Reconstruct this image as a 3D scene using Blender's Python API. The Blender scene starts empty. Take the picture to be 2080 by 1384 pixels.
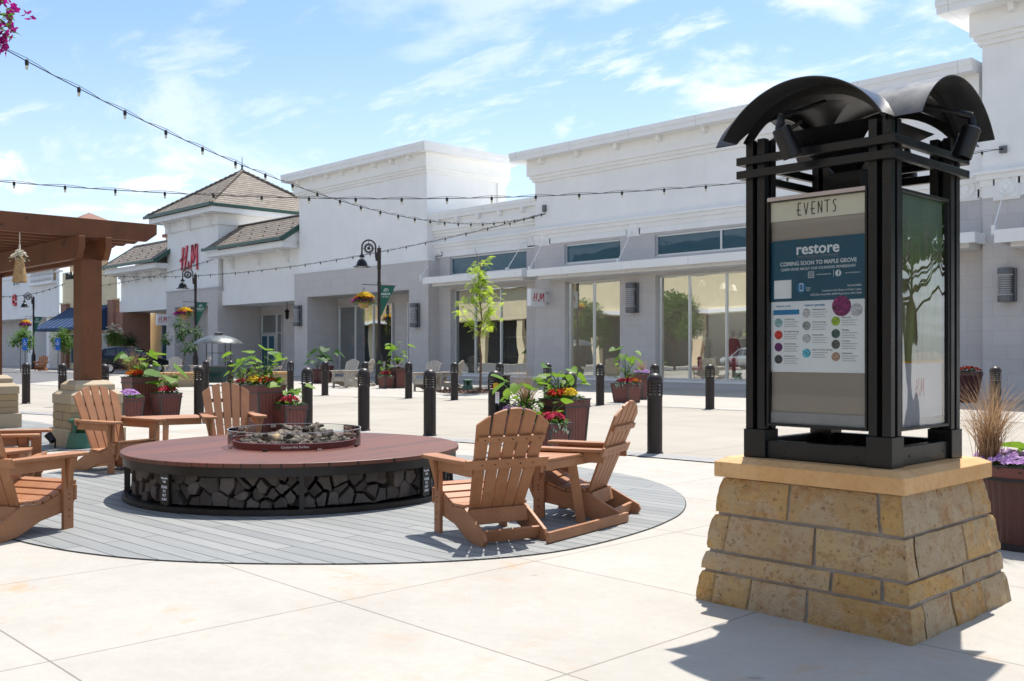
import bpy, bmesh, math, random
from mathutils import Matrix, Vector, noise
random.seed(11)
scene = bpy.context.scene
COL = scene.collection
R = math.radians
PI = math.pi

# ------------------------------------------------------------------ camera, sky, sun, exposure
CAMZ = 1.35; FPX = 2022.0; HZ = 715.0; AZ = R(46.2)
VX, VY = -math.sin(AZ), math.cos(AZ)          # view direction on the ground
RX, RY = math.cos(AZ), math.sin(AZ)           # to the right
cam = bpy.data.objects.new('camera', bpy.data.cameras.new('camera'))
COL.objects.link(cam); scene.camera = cam
cam.location = (0, 0, CAMZ); cam.rotation_euler = (R(90), 0, AZ)
cam.data.sensor_width = 36; cam.data.lens = FPX/2080*36
cam.data.shift_y = (HZ-692)/2080
cam.data.clip_start = 0.05; cam.data.clip_end = 3000
cam.data.dof.use_dof = True; cam.data.dof.focus_distance = 10.5; cam.data.dof.aperture_fstop = 6.3

SUN_EL = R(66); SUN_AZ = Vector((-.38, .92)).normalized()
world = bpy.data.worlds.new("World"); scene.world = world; world.use_nodes = True
nt = world.node_tree; N = nt.nodes; L = nt.links
for n in list(N): N.remove(n)
out = N.new('ShaderNodeOutputWorld'); bg = N.new('ShaderNodeBackground')
sky = N.new('ShaderNodeTexSky'); sky.sky_type = 'NISHITA'; sky.sun_disc = False
sky.sun_elevation = SUN_EL; sky.sun_rotation = math.atan2(SUN_AZ.x, SUN_AZ.y)
sky.air_density = 1.0; sky.dust_density = 1.2; sky.ozone_density = 1.3
bg.inputs[1].default_value = 0.105
tc = N.new('ShaderNodeTexCoord'); sep = N.new('ShaderNodeSeparateXYZ')
L.new(tc.outputs['Generated'], sep.inputs[0])
def wm(op, a, b=None, c=None):
    n = N.new('ShaderNodeMath'); n.operation = op
    for i, v in enumerate((a, b, c)):
        if v is None: continue
        if isinstance(v, (int, float)): n.inputs[i].default_value = v
        else: L.new(v, n.inputs[i])
    return n.outputs[0]
zc = wm('ADD', wm('MAXIMUM', sep.outputs[2], 0.0), 0.13)
px_ = wm('DIVIDE', sep.outputs[0], zc); py_ = wm('DIVIDE', sep.outputs[1], zc)
comb = N.new('ShaderNodeCombineXYZ'); L.new(px_, comb.inputs[0]); L.new(py_, comb.inputs[1])
def wnoise(scale, detail, rough, dist, rot, sx, sy, off):
    m = N.new('ShaderNodeMapping'); m.inputs['Rotation'].default_value = (0, 0, rot)
    m.inputs['Scale'].default_value = (sx, sy, 1); m.inputs['Location'].default_value = (off, off*.7, 0)
    L.new(comb.outputs[0], m.inputs[0])
    t = N.new('ShaderNodeTexNoise'); t.inputs['Scale'].default_value = scale; t.inputs['Detail'].default_value = detail
    t.inputs['Roughness'].default_value = rough; t.inputs['Distortion'].default_value = dist
    L.new(m.outputs[0], t.inputs['Vector']); return t.outputs['Fac']
def wramp(f, a, b, lo=0.0, hi=1.0):
    n = N.new('ShaderNodeMapRange'); n.interpolation_type = 'SMOOTHSTEP'
    n.inputs[1].default_value = a; n.inputs[2].default_value = b; n.inputs[3].default_value = lo; n.inputs[4].default_value = hi
    L.new(f, n.inputs[0]); return n.outputs[0]
c1 = wramp(wnoise(.95, 10, .60, .35, R(20), 1, 1.35, 3.3), .50, .61, 0, 1)
c2 = wramp(wnoise(2.6, 9, .62, .4, R(-30), .7, 1.4, 9.1), .52, .66, 0, .9)
c3 = wramp(wnoise(.35, 4, .5, .2, 0, 1, 1, 5.0), .32, .55, .35, 1)
veil = wramp(sep.outputs[2], .02, .34, .55, .02)
cl = wm('MINIMUM', wm('ADD', wm('MULTIPLY', wm('MAXIMUM', c1, c2), c3), veil), .96)
mix = N.new('ShaderNodeMix'); mix.data_type = 'RGBA'
L.new(cl, mix.inputs['Factor'])
gain = N.new('ShaderNodeMix'); gain.data_type = 'RGBA'; gain.blend_type = 'MULTIPLY'; gain.inputs['Factor'].default_value = 1
L.new(sky.outputs[0], gain.inputs['A']); gain.inputs['B'].default_value = (.95, 1.12, 1.27, 1)
L.new(gain.outputs['Result'], mix.inputs['A']); mix.inputs['B'].default_value = (7.2, 7.7, 8.3, 1)
L.new(mix.outputs['Result'], bg.inputs[0]); L.new(bg.outputs[0], out.inputs[0])

sun = bpy.data.objects.new('sun', bpy.data.lights.new('sun', 'SUN')); COL.objects.link(sun)
sun.data.energy = 5.0; sun.data.angle = R(.5); sun.data.color = (1, .95, .87)
sd = Vector((SUN_AZ.x*math.cos(SUN_EL), SUN_AZ.y*math.cos(SUN_EL), math.sin(SUN_EL)))
sun.rotation_euler = sd.to_track_quat('Z', 'Y').to_euler()
scene.view_settings.view_transform = 'Standard'; scene.view_settings.look = 'None'
scene.view_settings.exposure = 0.58; scene.view_settings.gamma = 1
try:
    scene.cycles.max_bounces = 8; scene.cycles.transparent_max_bounces = 16
except Exception: pass

# ------------------------------------------------------------------ where things stand (from lines of sight of the photo)
def P(px, py, z=0.0):
    d = FPX*(CAMZ-z)/(py-HZ); l = (px-1040)/FPX*d
    return Vector((VX*d+RX*l, VY*d+RY*l, z))
def D(px, d, py=None):
    l = (px-1040)/FPX*d
    return Vector((VX*d+RX*l, VY*d+RY*l, 0 if py is None else CAMZ+(HZ-py)/FPX*d))
def yp(px, Y, py=None):
    k = (px-1040)/FPX; d = Y/(VY+RY*k)
    return ((VX+RX*k)*d, None if py is None else CAMZ+(HZ-py)/FPX*d)
def fx(px, Y): return yp(px, Y)[0]
def fz(px, py, Y): return yp(px, Y, py)[1]
def xp(px, X, py=715):
    k = (px-1040)/FPX; d = X/(VX+RX*k)
    return ((VY+RY*k)*d, CAMZ+(HZ-py)/FPX*d)

# ------------------------------------------------------------------ mesh helpers
class MB:
    def __init__(s): s.v = []; s.f = []
    def add(s, vs, fs, M=None):
        o = len(s.v)
        s.v += [tuple(M @ Vector(p)) for p in vs] if M is not None else [tuple(p) for p in vs]
        s.f += [tuple(i+o for i in f) for f in fs]; return s
    def box(s, a, b, M=None):
        x0, y0, z0 = a; x1, y1, z1 = b
        if x0 > x1: x0, x1 = x1, x0
        if y0 > y1: y0, y1 = y1, y0
        if z0 > z1: z0, z1 = z1, z0
        return s.add([(x0,y0,z0),(x1,y0,z0),(x1,y1,z0),(x0,y1,z0),(x0,y0,z1),(x1,y0,z1),(x1,y1,z1),(x0,y1,z1)],
              [(0,3,2,1),(4,5,6,7),(0,1,5,4),(1,2,6,5),(2,3,7,6),(3,0,4,7)], M)
    def quad(s, *p, M=None): return s.add(list(p), [tuple(range(len(p)))], M)
    def prism(s, poly, t, M=None):      # poly in local xy, thickness along z from 0 to t
        n = len(poly)
        vs = [(x, y, 0) for x, y in poly]+[(x, y, t) for x, y in poly]
        fs = [tuple(reversed(range(n))), tuple(range(n, 2*n))]+[(i, (i+1) % n, n+(i+1) % n, n+i) for i in range(n)]
        return s.add(vs, fs, M)
    def lathe(s, prof, n=24, M=None, a0=0, a1=2*PI):
        full = abs(a1-a0-2*PI) < 1e-6; k = n if full else n+1
        vs = []; fs = []
        for r, z in prof:
            for i in range(k):
                a = a0+(a1-a0)*i/n; vs.append((r*math.cos(a), r*math.sin(a), z))
        for j in range(len(prof)-1):
            for i in range(n):
                i2 = (i+1) % k if full else i+1
                fs.append((j*k+i, j*k+i2, (j+1)*k+i2, (j+1)*k+i))
        return s.add(vs, fs, M)
    def tube(s, pts, r, n=6, cap=True):
        pts = [Vector(p) for p in pts]; m = len(pts)
        rr = r if isinstance(r, (list, tuple)) else [r]*m
        vs = []; fs = []; up = Vector((0, 0, 1))
        t0 = (pts[1]-pts[0]).normalized()
        if abs(t0.dot(up)) > .95: up = Vector((1, 0, 0))
        u = t0.cross(up).normalized()
        for i, p in enumerate(pts):
            t = (pts[min(i+1, m-1)]-pts[max(i-1, 0)]).normalized()
            u = (u-t*u.dot(t)).normalized(); w = t.cross(u)
            for k in range(n):
                a = 2*PI*k/n; vs.append(p+(u*math.cos(a)+w*math.sin(a))*rr[i])
        for i in range(m-1):
            for k in range(n):
                k2 = (k+1) % n; fs.append((i*n+k, i*n+k2, (i+1)*n+k2, (i+1)*n+k))
        if cap: fs += [tuple(reversed(range(n))), tuple(range((m-1)*n, m*n))]
        return s.add(vs, fs)
    def bar(s, a, b, w, h, up=(0, 0, 1)):   # board from a to b, w across, h along up
        a = Vector(a); b = Vector(b); t = (b-a); ln = t.length; t.normalize(); up = Vector(up)
        x = t.cross(up).normalized(); z = x.cross(t)
        M = Matrix((x, t, z)).transposed().to_4x4(); M.translation = a
        return s.box((-w/2, 0, -h/2), (w/2, ln, h/2), M)
    def build(s, name, m, parent=None, smooth=False, bevel=0, ang=35):
        me = bpy.data.meshes.new(name); me.from_pydata(s.v, [], s.f); me.update()
        if smooth:
            me.polygons.foreach_set('use_smooth', [True]*len(me.polygons)); me.set_sharp_from_angle(angle=R(ang))
        for mm in (m if isinstance(m, (list, tuple)) else [m]): me.materials.append(mm)
        o = bpy.data.objects.new(name, me); COL.objects.link(o)
        if parent: o.parent = parent
        if bevel:
            b = o.modifiers.new('bevel', 'BEVEL'); b.width = bevel; b.segments = 2; b.limit_method = 'ANGLE'; b.angle_limit = R(40)
            b.harden_normals = False
        return o
def tag(o, label=None, cat=None, group=None, kind=None):
    if label: o['label'] = label
    if cat: o['category'] = cat
    if group: o['group'] = group
    if kind: o['kind'] = kind
    return o
def thing(name, label, cat, loc=(0,0,0), rz=0, group=None, scale=1):
    o = bpy.data.objects.new(name, None); COL.objects.link(o); o.location = loc; o.rotation_euler = (0, 0, rz)
    o.scale = (scale,)*3
    o.empty_display_size = .1
    return tag(o, label, cat, group)
def dup(root, loc=None, rz=None, label=None, group=None, scale=None):
    r = root.copy(); COL.objects.link(r)
    if loc is not None: r.location = loc
    if rz is not None: r.rotation_euler = (0, 0, rz)
    if label: r['label'] = label
    if group: r['group'] = group
    if scale: r.scale = (scale,)*3 if not isinstance(scale, tuple) else scale
    for ch in list(root.children):
        c = ch.copy(); COL.objects.link(c); c.parent = r
        for g in list(ch.children):
            d = g.copy(); COL.objects.link(d); d.parent = c
    return r
def T(x, y, z): return Matrix.Translation((x, y, z))
def RZ(a): return Matrix.Rotation(a, 4, 'Z')
def RXm(a): return Matrix.Rotation(a, 4, 'X')
def RYm(a): return Matrix.Rotation(a, 4, 'Y')

# ------------------------------------------------------------------ materials
MATS = {}
class NT:
    def __init__(s, name):
        s.m = bpy.data.materials.new(name); s.m.use_nodes = True; s.t = s.m.node_tree; s.N = s.t.nodes; s.L = s.t.links
        s.b = s.N['Principled BSDF']; s.tc = s.N.new('ShaderNodeTexCoord').outputs['Object']
    def link(s, a, b): s.L.new(a, b)
    def val(s, v, inp):
        if isinstance(v, (int, float, tuple)): inp.default_value = v
        else: s.L.new(v, inp)
    def math(s, op, a, b=0, c=0, clamp=False):
        n = s.N.new('ShaderNodeMath'); n.operation = op; n.use_clamp = clamp
        for i, v in enumerate((a, b, c)): s.val(v, n.inputs[i])
        return n.outputs[0]
    def map(s, vec=None, scale=(1,1,1), rot=(0,0,0), loc=(0,0,0)):
        n = s.N.new('ShaderNodeMapping'); s.L.new(vec if vec is not None else s.tc, n.inputs[0])
        n.inputs['Scale'].default_value = scale; n.inputs['Rotation'].default_value = rot; n.inputs['Location'].default_value = loc
        return n.outputs[0]
    def noise(s, scale, detail=4, rough=.55, vec=None, dist=0):
        n = s.N.new('ShaderNodeTexNoise'); n.inputs['Scale'].default_value = scale; n.inputs['Detail'].default_value = detail
        n.inputs['Roughness'].default_value = rough; n.inputs['Distortion'].default_value = dist
        s.L.new(vec if vec is not None else s.tc, n.inputs['Vector']); return n.outputs['Fac']
    def rng(s, f, a, b, lo=0, hi=1):
        n = s.N.new('ShaderNodeMapRange'); n.inputs[1].default_value = a; n.inputs[2].default_value = b
        n.inputs[3].default_value = lo; n.inputs[4].default_value = hi; s.L.new(f, n.inputs[0]); return n.outputs[0]
    def mix(s, f, a, b, blend='MIX'):
        n = s.N.new('ShaderNodeMix'); n.data_type = 'RGBA'; n.blend_type = blend
        s.val(f, n.inputs['Factor'])
        for v, k in ((a, 'A'), (b, 'B')):
            if isinstance(v, tuple): n.inputs[k].default_value = (*v, 1) if len(v) == 3 else v
            else: s.L.new(v, n.inputs[k])
        return n.outputs['Result']
    def xyz(s, vec=None):
        n = s.N.new('ShaderNodeSeparateXYZ'); s.L.new(vec if vec is not None else s.tc, n.inputs[0]); return n.outputs
    def comb(s, x, y, z=0):
        n = s.N.new('ShaderNodeCombineXYZ')
        for i, v in enumerate((x, y, z)): s.val(v, n.inputs[i])
        return n.outputs[0]
    def brick(s, vec, w, h, mortar=.01, c1=(.5,.5,.5), c2=(.4,.4,.4), cm=(.3,.3,.3), off=.5, bias=0, smooth=.1):
        n = s.N.new('ShaderNodeTexBrick'); s.L.new(vec, n.inputs['Vector'])
        n.inputs['Color1'].default_value = (*c1, 1); n.inputs['Color2'].default_value = (*c2, 1); n.inputs['Mortar'].default_value = (*cm, 1)
        n.inputs['Scale'].default_value = 1; n.inputs['Brick Width'].default_value = w; n.inputs['Row Height'].default_value = h
        n.inputs['Mortar Size'].default_value = mortar; n.inputs['Mortar Smooth'].default_value = smooth; n.offset = off
        n.inputs['Bias'].default_value = bias
        return n.outputs
    def bump(s, h, strength=.3, dist=.01):
        n = s.N.new('ShaderNodeBump'); n.inputs['Strength'].default_value = strength; n.inputs['Distance'].default_value = dist
        s.L.new(h, n.inputs['Height']); s.L.new(n.outputs[0], s.b.inputs['Normal'])
    def rand(s): return s.N.new('ShaderNodeNewGeometry').outputs['Random Per Island']
    def objrand(s): return s.N.new('ShaderNodeObjectInfo').outputs['Random']
    def done(s, col, rough=.6, metal=0, spec=None):
        s.val((*col, 1) if isinstance(col, tuple) and len(col) == 3 else col, s.b.inputs['Base Color'])
        s.val(rough, s.b.inputs['Roughness']); s.b.inputs['Metallic'].default_value = metal
        if spec is not None: s.b.inputs['Specular IOR Level'].default_value = spec
        return s.m
def plain(name, col, rough=.6, metal=0, var=.12, scale=6, bump=.0, bscale=60, spec=None):
    n = NT(name); f = n.noise(scale, 5)
    c = n.mix(n.rng(f, .3, .7), tuple(x*(1-var) for x in col), tuple(min(1, x*(1+var)) for x in col))
    if bump: n.bump(n.noise(bscale, 3), bump, .004)
    return n.done(c, n.rng(f, .3, .7, max(0, rough-.07), min(1, rough+.07)), metal, spec)
# ground
n = NT('slab_concrete'); x, y, z = n.xyz()
def lines(n, c, off, per, half):
    m = n.math('PINGPONG', n.math('ADD', c, -off), per/2); return n.math('LESS_THAN', m, half)
wob = n.math('MULTIPLY', n.math('ADD', n.noise(3, 2), -.5), .006)
g = n.math('MAXIMUM', lines(n, n.math('ADD', x, wob), -4.53, 1.68, .0045), lines(n, n.math('ADD', y, wob), 3.05, 1.5, .0045))
cell = n.N.new('ShaderNodeTexWhiteNoise'); cell.noise_dimensions = '2D'
n.link(n.comb(n.math('FLOOR', n.math('DIVIDE', n.math('ADD', x, 4.53), 1.68)), n.math('FLOOR', n.math('DIVIDE', n.math('ADD', y, -3.05), 1.5))), cell.inputs['Vector'])
base = n.mix(n.rng(n.noise(1.3, 8, .65), .3, .7), (.345,.325,.292), (.425,.403,.365))
base = n.mix(n.rng(n.noise(14, 6, .7), .35, .7, 0, .35), base, (.29,.265,.235))
base = n.mix(n.math('MULTIPLY', cell.outputs['Value'], .22), base, (.28,.262,.235))
base = n.mix(n.rng(n.noise(.55, 7, .7, dist=.6), .48, .7, 0, .4), base, (.27,.252,.228))
rust = n.math('MULTIPLY', n.rng(n.noise(2.6, 9, .75, dist=1.0), .52, .68, 0, .7), n.rng(n.noise(.9, 3), .45, .6))
base = n.mix(rust, base, (.42,.235,.10))
base = n.mix(n.math('MULTIPLY', n.rng(n.noise(60, 3), .60, .75), .4), base, (.22,.20,.17)); base = n.mix(n.math('MULTIPLY', n.rng(n.noise(5.5, 2, .4), .76, .79), .55), base, (.15,.14,.13))
base = n.mix(n.rng(n.noise(170, 3, .7), .45, .75, 0, .35), base, (.24,.22,.19))
base = n.mix(n.math('MULTIPLY', g, .8), base, (.12,.10,.08))
n.bump(n.math('ADD', n.math('MULTIPLY', g, -1), n.math('MULTIPLY', n.noise(220, 4), .12)), .35, .006)
MATS['slab'] = n.done(base, .82)
n = NT('street_concrete'); x, y, z = n.xyz()
g = n.math('MAXIMUM', lines(n, x, -8, 4.4, .008), lines(n, n.math('ADD', y, n.math('MULTIPLY', x, -.1)), 16, 4.4, .010))
base = n.mix(n.rng(n.noise(.5, 8, .65), .3, .7), (.28,.252,.212), (.345,.315,.268))
base = n.mix(n.rng(n.noise(.8, 6, .7, vec=n.map(scale=(1, .15, 1), rot=(0, 0, R(-6)))), .48, .75, 0, .45), base, (.24,.215,.185))
base = n.mix(n.rng(n.noise(40, 4, .7), .6, .75, 0, .3), base, (.28,.25,.22))
base = n.mix(g, base, (.16,.14,.12))
MATS['street'] = n.done(base, .85)
n = NT('paver_band'); br = n.brick(n.tc, .2, .1, .004, (.22,.22,.23), (.28,.27,.27), (.12,.12,.12))
MATS['band'] = n.done(n.mix(n.rng(n.noise(8, 5), .3, .7, 0, .4), br['Color'], (.33,.32,.30)), .8)
MATS['asphalt'] = plain('asphalt', (.11,.11,.115), .9, 0, .2, 1.5, .3, 150)
def boards(name, rot, w, ln, c1, c2, cm, streak, rough):
    n = NT(name); v = n.map(rot=(0, 0, rot))
    br = n.brick(v, ln, w, .0045, c1, c2, cm, .37, 0, .02)
    gr = n.noise(1, 6, .7, vec=n.map(v, scale=(1.2, 60, 1)))
    c = n.mix(n.rng(gr, .35, .7, 0, .75), br['Color'], streak)
    c = n.mix(n.rng(n.noise(1.1, 5, .6), .45, .75, 0, .35), c, tuple(x*1.25 for x in c1))
    c = n.mix(br['Fac'], c, cm)
    n.bump(n.math('ADD', n.math('MULTIPLY', br['Fac'], -1), n.math('MULTIPLY', gr, .08)), .5, .008)
    return n.done(c, rough, 0, .35)
MATS['deck'] = boards('grey_deck_boards', R(-3), .142, 2.9, (.195,.20,.197), (.28,.282,.272), (.03,.03,.032), (.135,.145,.15), .68)
MATS['pit_top'] = boards('red_brown_boards', R(-107), .138, 3.4, (.105,.036,.022), (.185,.058,.030), (.02,.010,.009), (.085,.042,.036), .50)
# buildings
n = NT('white_stucco'); f = n.noise(.7, 6, .6)
c = n.mix(n.rng(f, .3, .7), (.77,.775,.765), (.845,.845,.84)); c = n.mix(n.rng(n.noise(2.2, 7, .75), .55, .75, 0, .22), c, (.70,.69,.66))
c = n.mix(n.rng(n.noise(1, 5, .7, vec=n.map(scale=(2.5, 2.5, .16))), .54, .8, 0, .22), c, (.66,.64,.60))
n.bump(n.noise(45, 5, .7), .35, .012); MATS['stucco'] = n.done(c, .88)
n = NT('white_trim_paint'); x, y, z = n.xyz(); g = lines(n, x, .4, 3.05, .009); MATS['trim'] = n.done(n.mix(n.math('MULTIPLY', g, .6), n.mix(n.rng(n.noise(1.2, 6), .3, .7), (.76,.76,.75), (.81,.81,.80)), (.35,.34,.33)), .55)
n = NT('grey_stone_block'); x, y, z = n.xyz()
v = n.comb(n.math('ADD', x, y), n.math('ADD', z, .1))
br = n.brick(v, .82, .41, .006, (.485,.46,.45), (.53,.505,.49), (.40,.385,.38))
c = n.mix(n.rng(n.noise(3, 6, .65), .3, .7, 0, .3), br['Color'], (.56,.54,.53))
c = n.mix(n.rng(n.noise(1, 5, .7, vec=n.map(scale=(2, 2, .2))), .55, .8, 0, .3), c, (.40,.38,.37))
n.bump(n.math('ADD', n.math('MULTIPLY', br['Fac'], -1), n.math('MULTIPLY', n.noise(60, 4), .3)), .4, .008)
MATS['stone'] = n.done(c, .8)
n = NT('roof_tile'); x, y, z = n.xyz()
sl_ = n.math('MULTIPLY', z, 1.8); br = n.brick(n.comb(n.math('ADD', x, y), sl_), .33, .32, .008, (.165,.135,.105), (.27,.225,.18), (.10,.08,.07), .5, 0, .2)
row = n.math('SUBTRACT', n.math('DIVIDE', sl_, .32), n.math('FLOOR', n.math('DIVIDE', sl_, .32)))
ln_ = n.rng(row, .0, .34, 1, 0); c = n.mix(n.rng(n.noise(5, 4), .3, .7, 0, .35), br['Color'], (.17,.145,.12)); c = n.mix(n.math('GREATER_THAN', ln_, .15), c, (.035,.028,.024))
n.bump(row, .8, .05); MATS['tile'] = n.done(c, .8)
MATS['green_trim'] = plain('green_gutter_metal', (.028,.085,.065), .4, 0, .1)
MATS['alu'] = plain('aluminium_frame', (.62,.63,.64), .35, .55, .05)
MATS['membrane'] = plain('roof_membrane', (.72,.70,.64), .8, 0, .05)
n = NT('brick_wall'); x, y, z = n.xyz()
br = n.brick(n.comb(n.math('ADD', x, y), z), .24, .085, .01, (.26,.105,.065), (.33,.14,.085), (.30,.24,.2))
MATS['brick'] = n.done(br['Color'], .85)
MATS['cream'] = plain('cream_stucco', (.74,.63,.42), .85, 0, .06, 1)
MATS['tan'] = plain('tan_stucco', (.50,.36,.22), .85, 0, .06, 1)
MATS['rust_roof'] = plain('rusty_brown_roof', (.20,.095,.065), .8, 0, .25, 2)
MATS['navy'] = plain('navy_canvas', (.012,.045,.12), .75, 0, .2, 3)
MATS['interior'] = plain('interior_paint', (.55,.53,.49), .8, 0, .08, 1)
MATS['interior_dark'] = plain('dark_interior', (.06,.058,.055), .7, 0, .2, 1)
MATS['interior_floor'] = plain('shop_floor', (.22,.19,.16), .4, 0, .15, 2)
n = NT('shop_glass'); N2 = n.N
tr = N2.new('ShaderNodeBsdfTransparent'); tr.inputs[0].default_value = (.66,.70,.69,1)
gl = N2.new('ShaderNodeBsdfGlossy'); gl.inputs['Roughness'].default_value = 0.0; gl.inputs[0].default_value = (.92,.96,.95,1)
fr = N2.new('ShaderNodeFresnel'); fr.inputs[0].default_value = 2.1
bm = N2.new('ShaderNodeBump'); bm.inputs['Strength'].default_value = .25; bm.inputs['Distance'].default_value = .02
n.link(n.noise(.55, 1.5, .4), bm.inputs['Height']); n.link(bm.outputs[0], gl.inputs['Normal'])
ms = N2.new('ShaderNodeMixShader'); n.link(n.math('ADD', fr.outputs[0], .34, clamp=True), ms.inputs[0])
n.link(tr.outputs[0], ms.inputs[1]); n.link(gl.outputs[0], ms.inputs[2]); n.link(ms.outputs[0], N2['Material Output'].inputs[0])
MATS['glass'] = n.m
n = NT('transom_glass'); n.bump(n.noise(.5, 2), .35, .03)
MATS['tglass'] = n.done((.018,.085,.125), .02, 0, .5); n.b.inputs['IOR'].default_value = 1.55
n = NT('clear_glass'); N2 = n.N
tr = N2.new('ShaderNodeBsdfTransparent'); tr.inputs[0].default_value = (.88,.92,.91,1)
gl = N2.new('ShaderNodeBsdfGlossy'); gl.inputs['Roughness'].default_value = 0.02
fr = N2.new('ShaderNodeFresnel'); fr.inputs[0].default_value = 1.35
ms = N2.new('ShaderNodeMixShader'); n.link(fr.outputs[0], ms.inputs[0]); n.link(tr.outputs[0], ms.inputs[1]); n.link(gl.outputs[0], ms.inputs[2]); n.link(ms.outputs[0], N2['Material Output'].inputs[0])
MATS['clear'] = n.m
n = NT('acrylic_cover'); N2 = n.N
tr = N2.new('ShaderNodeBsdfTransparent'); tr.inputs[0].default_value = (.86,.88,.88,1)
gl = N2.new('ShaderNodeBsdfGlossy'); gl.inputs['Roughness'].default_value = 0.01
bm = N2.new('ShaderNodeBump'); bm.inputs['Strength'].default_value = .16; bm.inputs['Distance'].default_value = .02
n.link(n.noise(2.2, 1.5, .4, vec=n.map(scale=(1, 1.6, .6))), bm.inputs['Height']); n.link(bm.outputs[0], gl.inputs['Normal'])
fr = N2.new('ShaderNodeFresnel'); fr.inputs[0].default_value = 1.6
ms = N2.new('ShaderNodeMixShader'); n.link(n.math('ADD', fr.outputs[0], .20, clamp=True), ms.inputs[0]); n.link(tr.outputs[0], ms.inputs[1]); n.link(gl.outputs[0], ms.inputs[2]); n.link(ms.outputs[0], N2['Material Output'].inputs[0])
MATS['acrylic'] = n.m
# furniture and metals
MATS['black'] = plain('black_powder_coat', (.0065,.0065,.0075), .33, 0, .12, 9, .05, 300, .32)
MATS['bronze'] = plain('dark_bronze_paint', (.024,.018,.017), .42, 0, .2, 6, .05, 200, .35)
n = NT('roof_sheet_metal'); f = n.noise(2, 4)
MATS['kroof'] = n.done(n.mix(f, (.020,.021,.024), (.034,.035,.038)), n.rng(n.noise(12, 5), .3, .7, .3, .42), .25)
n = NT('brown_poly_lumber')
gr = n.noise(1, 5, .6, vec=n.map(scale=(40, 3, 40))); f = n.noise(5, 4)
c = n.mix(n.rng(f, .3, .7), (.29,.125,.055), (.37,.17,.080)); c = n.mix(n.rng(gr, .45, .8, 0, .4), c, (.20,.078,.034))
r_ = n.rand(); c = n.mix(n.math('MULTIPLY', n.objrand(), .25), c, (.40,.21,.115)); c = n.mix(n.rng(n.noise(3, 5, .7), .5, .8, 0, .35), c, (.40,.22,.13))
n.bump(gr, .2, .003); MATS['poly'] = n.done(c, .52, 0, .35)
n = NT('grey_weathered_lumber'); gr = n.noise(1, 5, .6, vec=n.map(scale=(40, 3, 40)))
MATS['grey_poly'] = n.done(n.mix(gr, (.33,.295,.25), (.48,.44,.38)), .65)
n = NT('pergola_timber'); v = n.map(scale=(3, 3, 30)); gr = n.noise(1, 6, .65, vec=n.map(scale=(7, 7, .9))); g2 = n.noise(1.2, 6, .7)
c = n.mix(gr, (.060,.016,.004), (.145,.044,.010)); c = n.mix(n.rng(g2, .4, .75, 0, .55), c, (.23,.080,.018))
kn = n.noise(5, 2); c = n.mix(n.rng(kn, .70, .76), c, (.02,.007,.004))
n.bump(gr, .35, .006); MATS['timber'] = n.done(c, .6)
# kiosk stone blocks
n = NT('kiosk_stone'); rr = n.rand()
ramp = n.N.new('ShaderNodeValToRGB'); n.link(rr, ramp.inputs[0]); e = ramp.color_ramp.elements
e[0].color = (.60,.36,.12,1); e[0].position = 0; e[1].color = (.50,.38,.24,1); e[1].position = 1
for p_, c_ in ((.2, (.58,.36,.13)), (.42, (.48,.37,.24)), (.6, (.50,.28,.08)), (.8, (.58,.40,.19))):
    q = ramp.color_ramp.elements.new(p_); q.color = (*c_, 1)
c = n.mix(n.rng(n.noise(6, 8, .72, dist=.6), .46, .64, 0, .75), ramp.outputs[0], (.50,.40,.28))
c = n.mix(n.rng(n.noise(11, 7, .75), .50, .66, 0, .75), c, (.36,.155,.04))
c = n.mix(n.rng(n.noise(42, 5, .7), .57, .67, 0, .85), c, (.13,.07,.03))
c = n.mix(n.rng(n.noise(1, 6, .7, vec=n.map(scale=(4, 4, 14))), .46, .70, 0, .45), c, (.36,.26,.15))
n.bump(n.math('ADD', n.noise(9, 8, .7), n.math('MULTIPLY', n.noise(70, 5, .7), .6)), 1.0, .028)
MATS['kstone'] = n.done(c, .85)
n = NT('sandstone_cap'); f = n.noise(3, 6, .6, dist=.5)
c = n.mix(n.rng(f, .3, .7), (.50,.27,.10), (.60,.38,.18)); c = n.mix(n.rng(n.noise(30, 6, .7), .5, .7, 0, .55), c, (.36,.19,.08))
n.bump(n.noise(90, 4), .2, .004); MATS['cap'] = n.done(c, .75)
MATS['mortar'] = plain('mortar', (.27,.235,.21), .9, 0, .15, 20, .5, 90)
n = NT('limestone_pier'); c = n.mix(n.rand(), (.42,.29,.15), (.33,.26,.17)); c = n.mix(n.rng(n.noise(12, 7, .7), .4, .7, 0, .5), c, (.34,.27,.18))
n.bump(n.noise(14, 7, .7), .6, .012); MATS['pier'] = n.done(c, .85)
n = NT('smooth_limestone'); c = n.mix(n.noise(4, 5), (.45,.365,.25), (.38,.31,.215)); n.bump(n.noise(60, 4), .25, .004); MATS['pier_smooth'] = n.done(c, .8)
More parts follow.
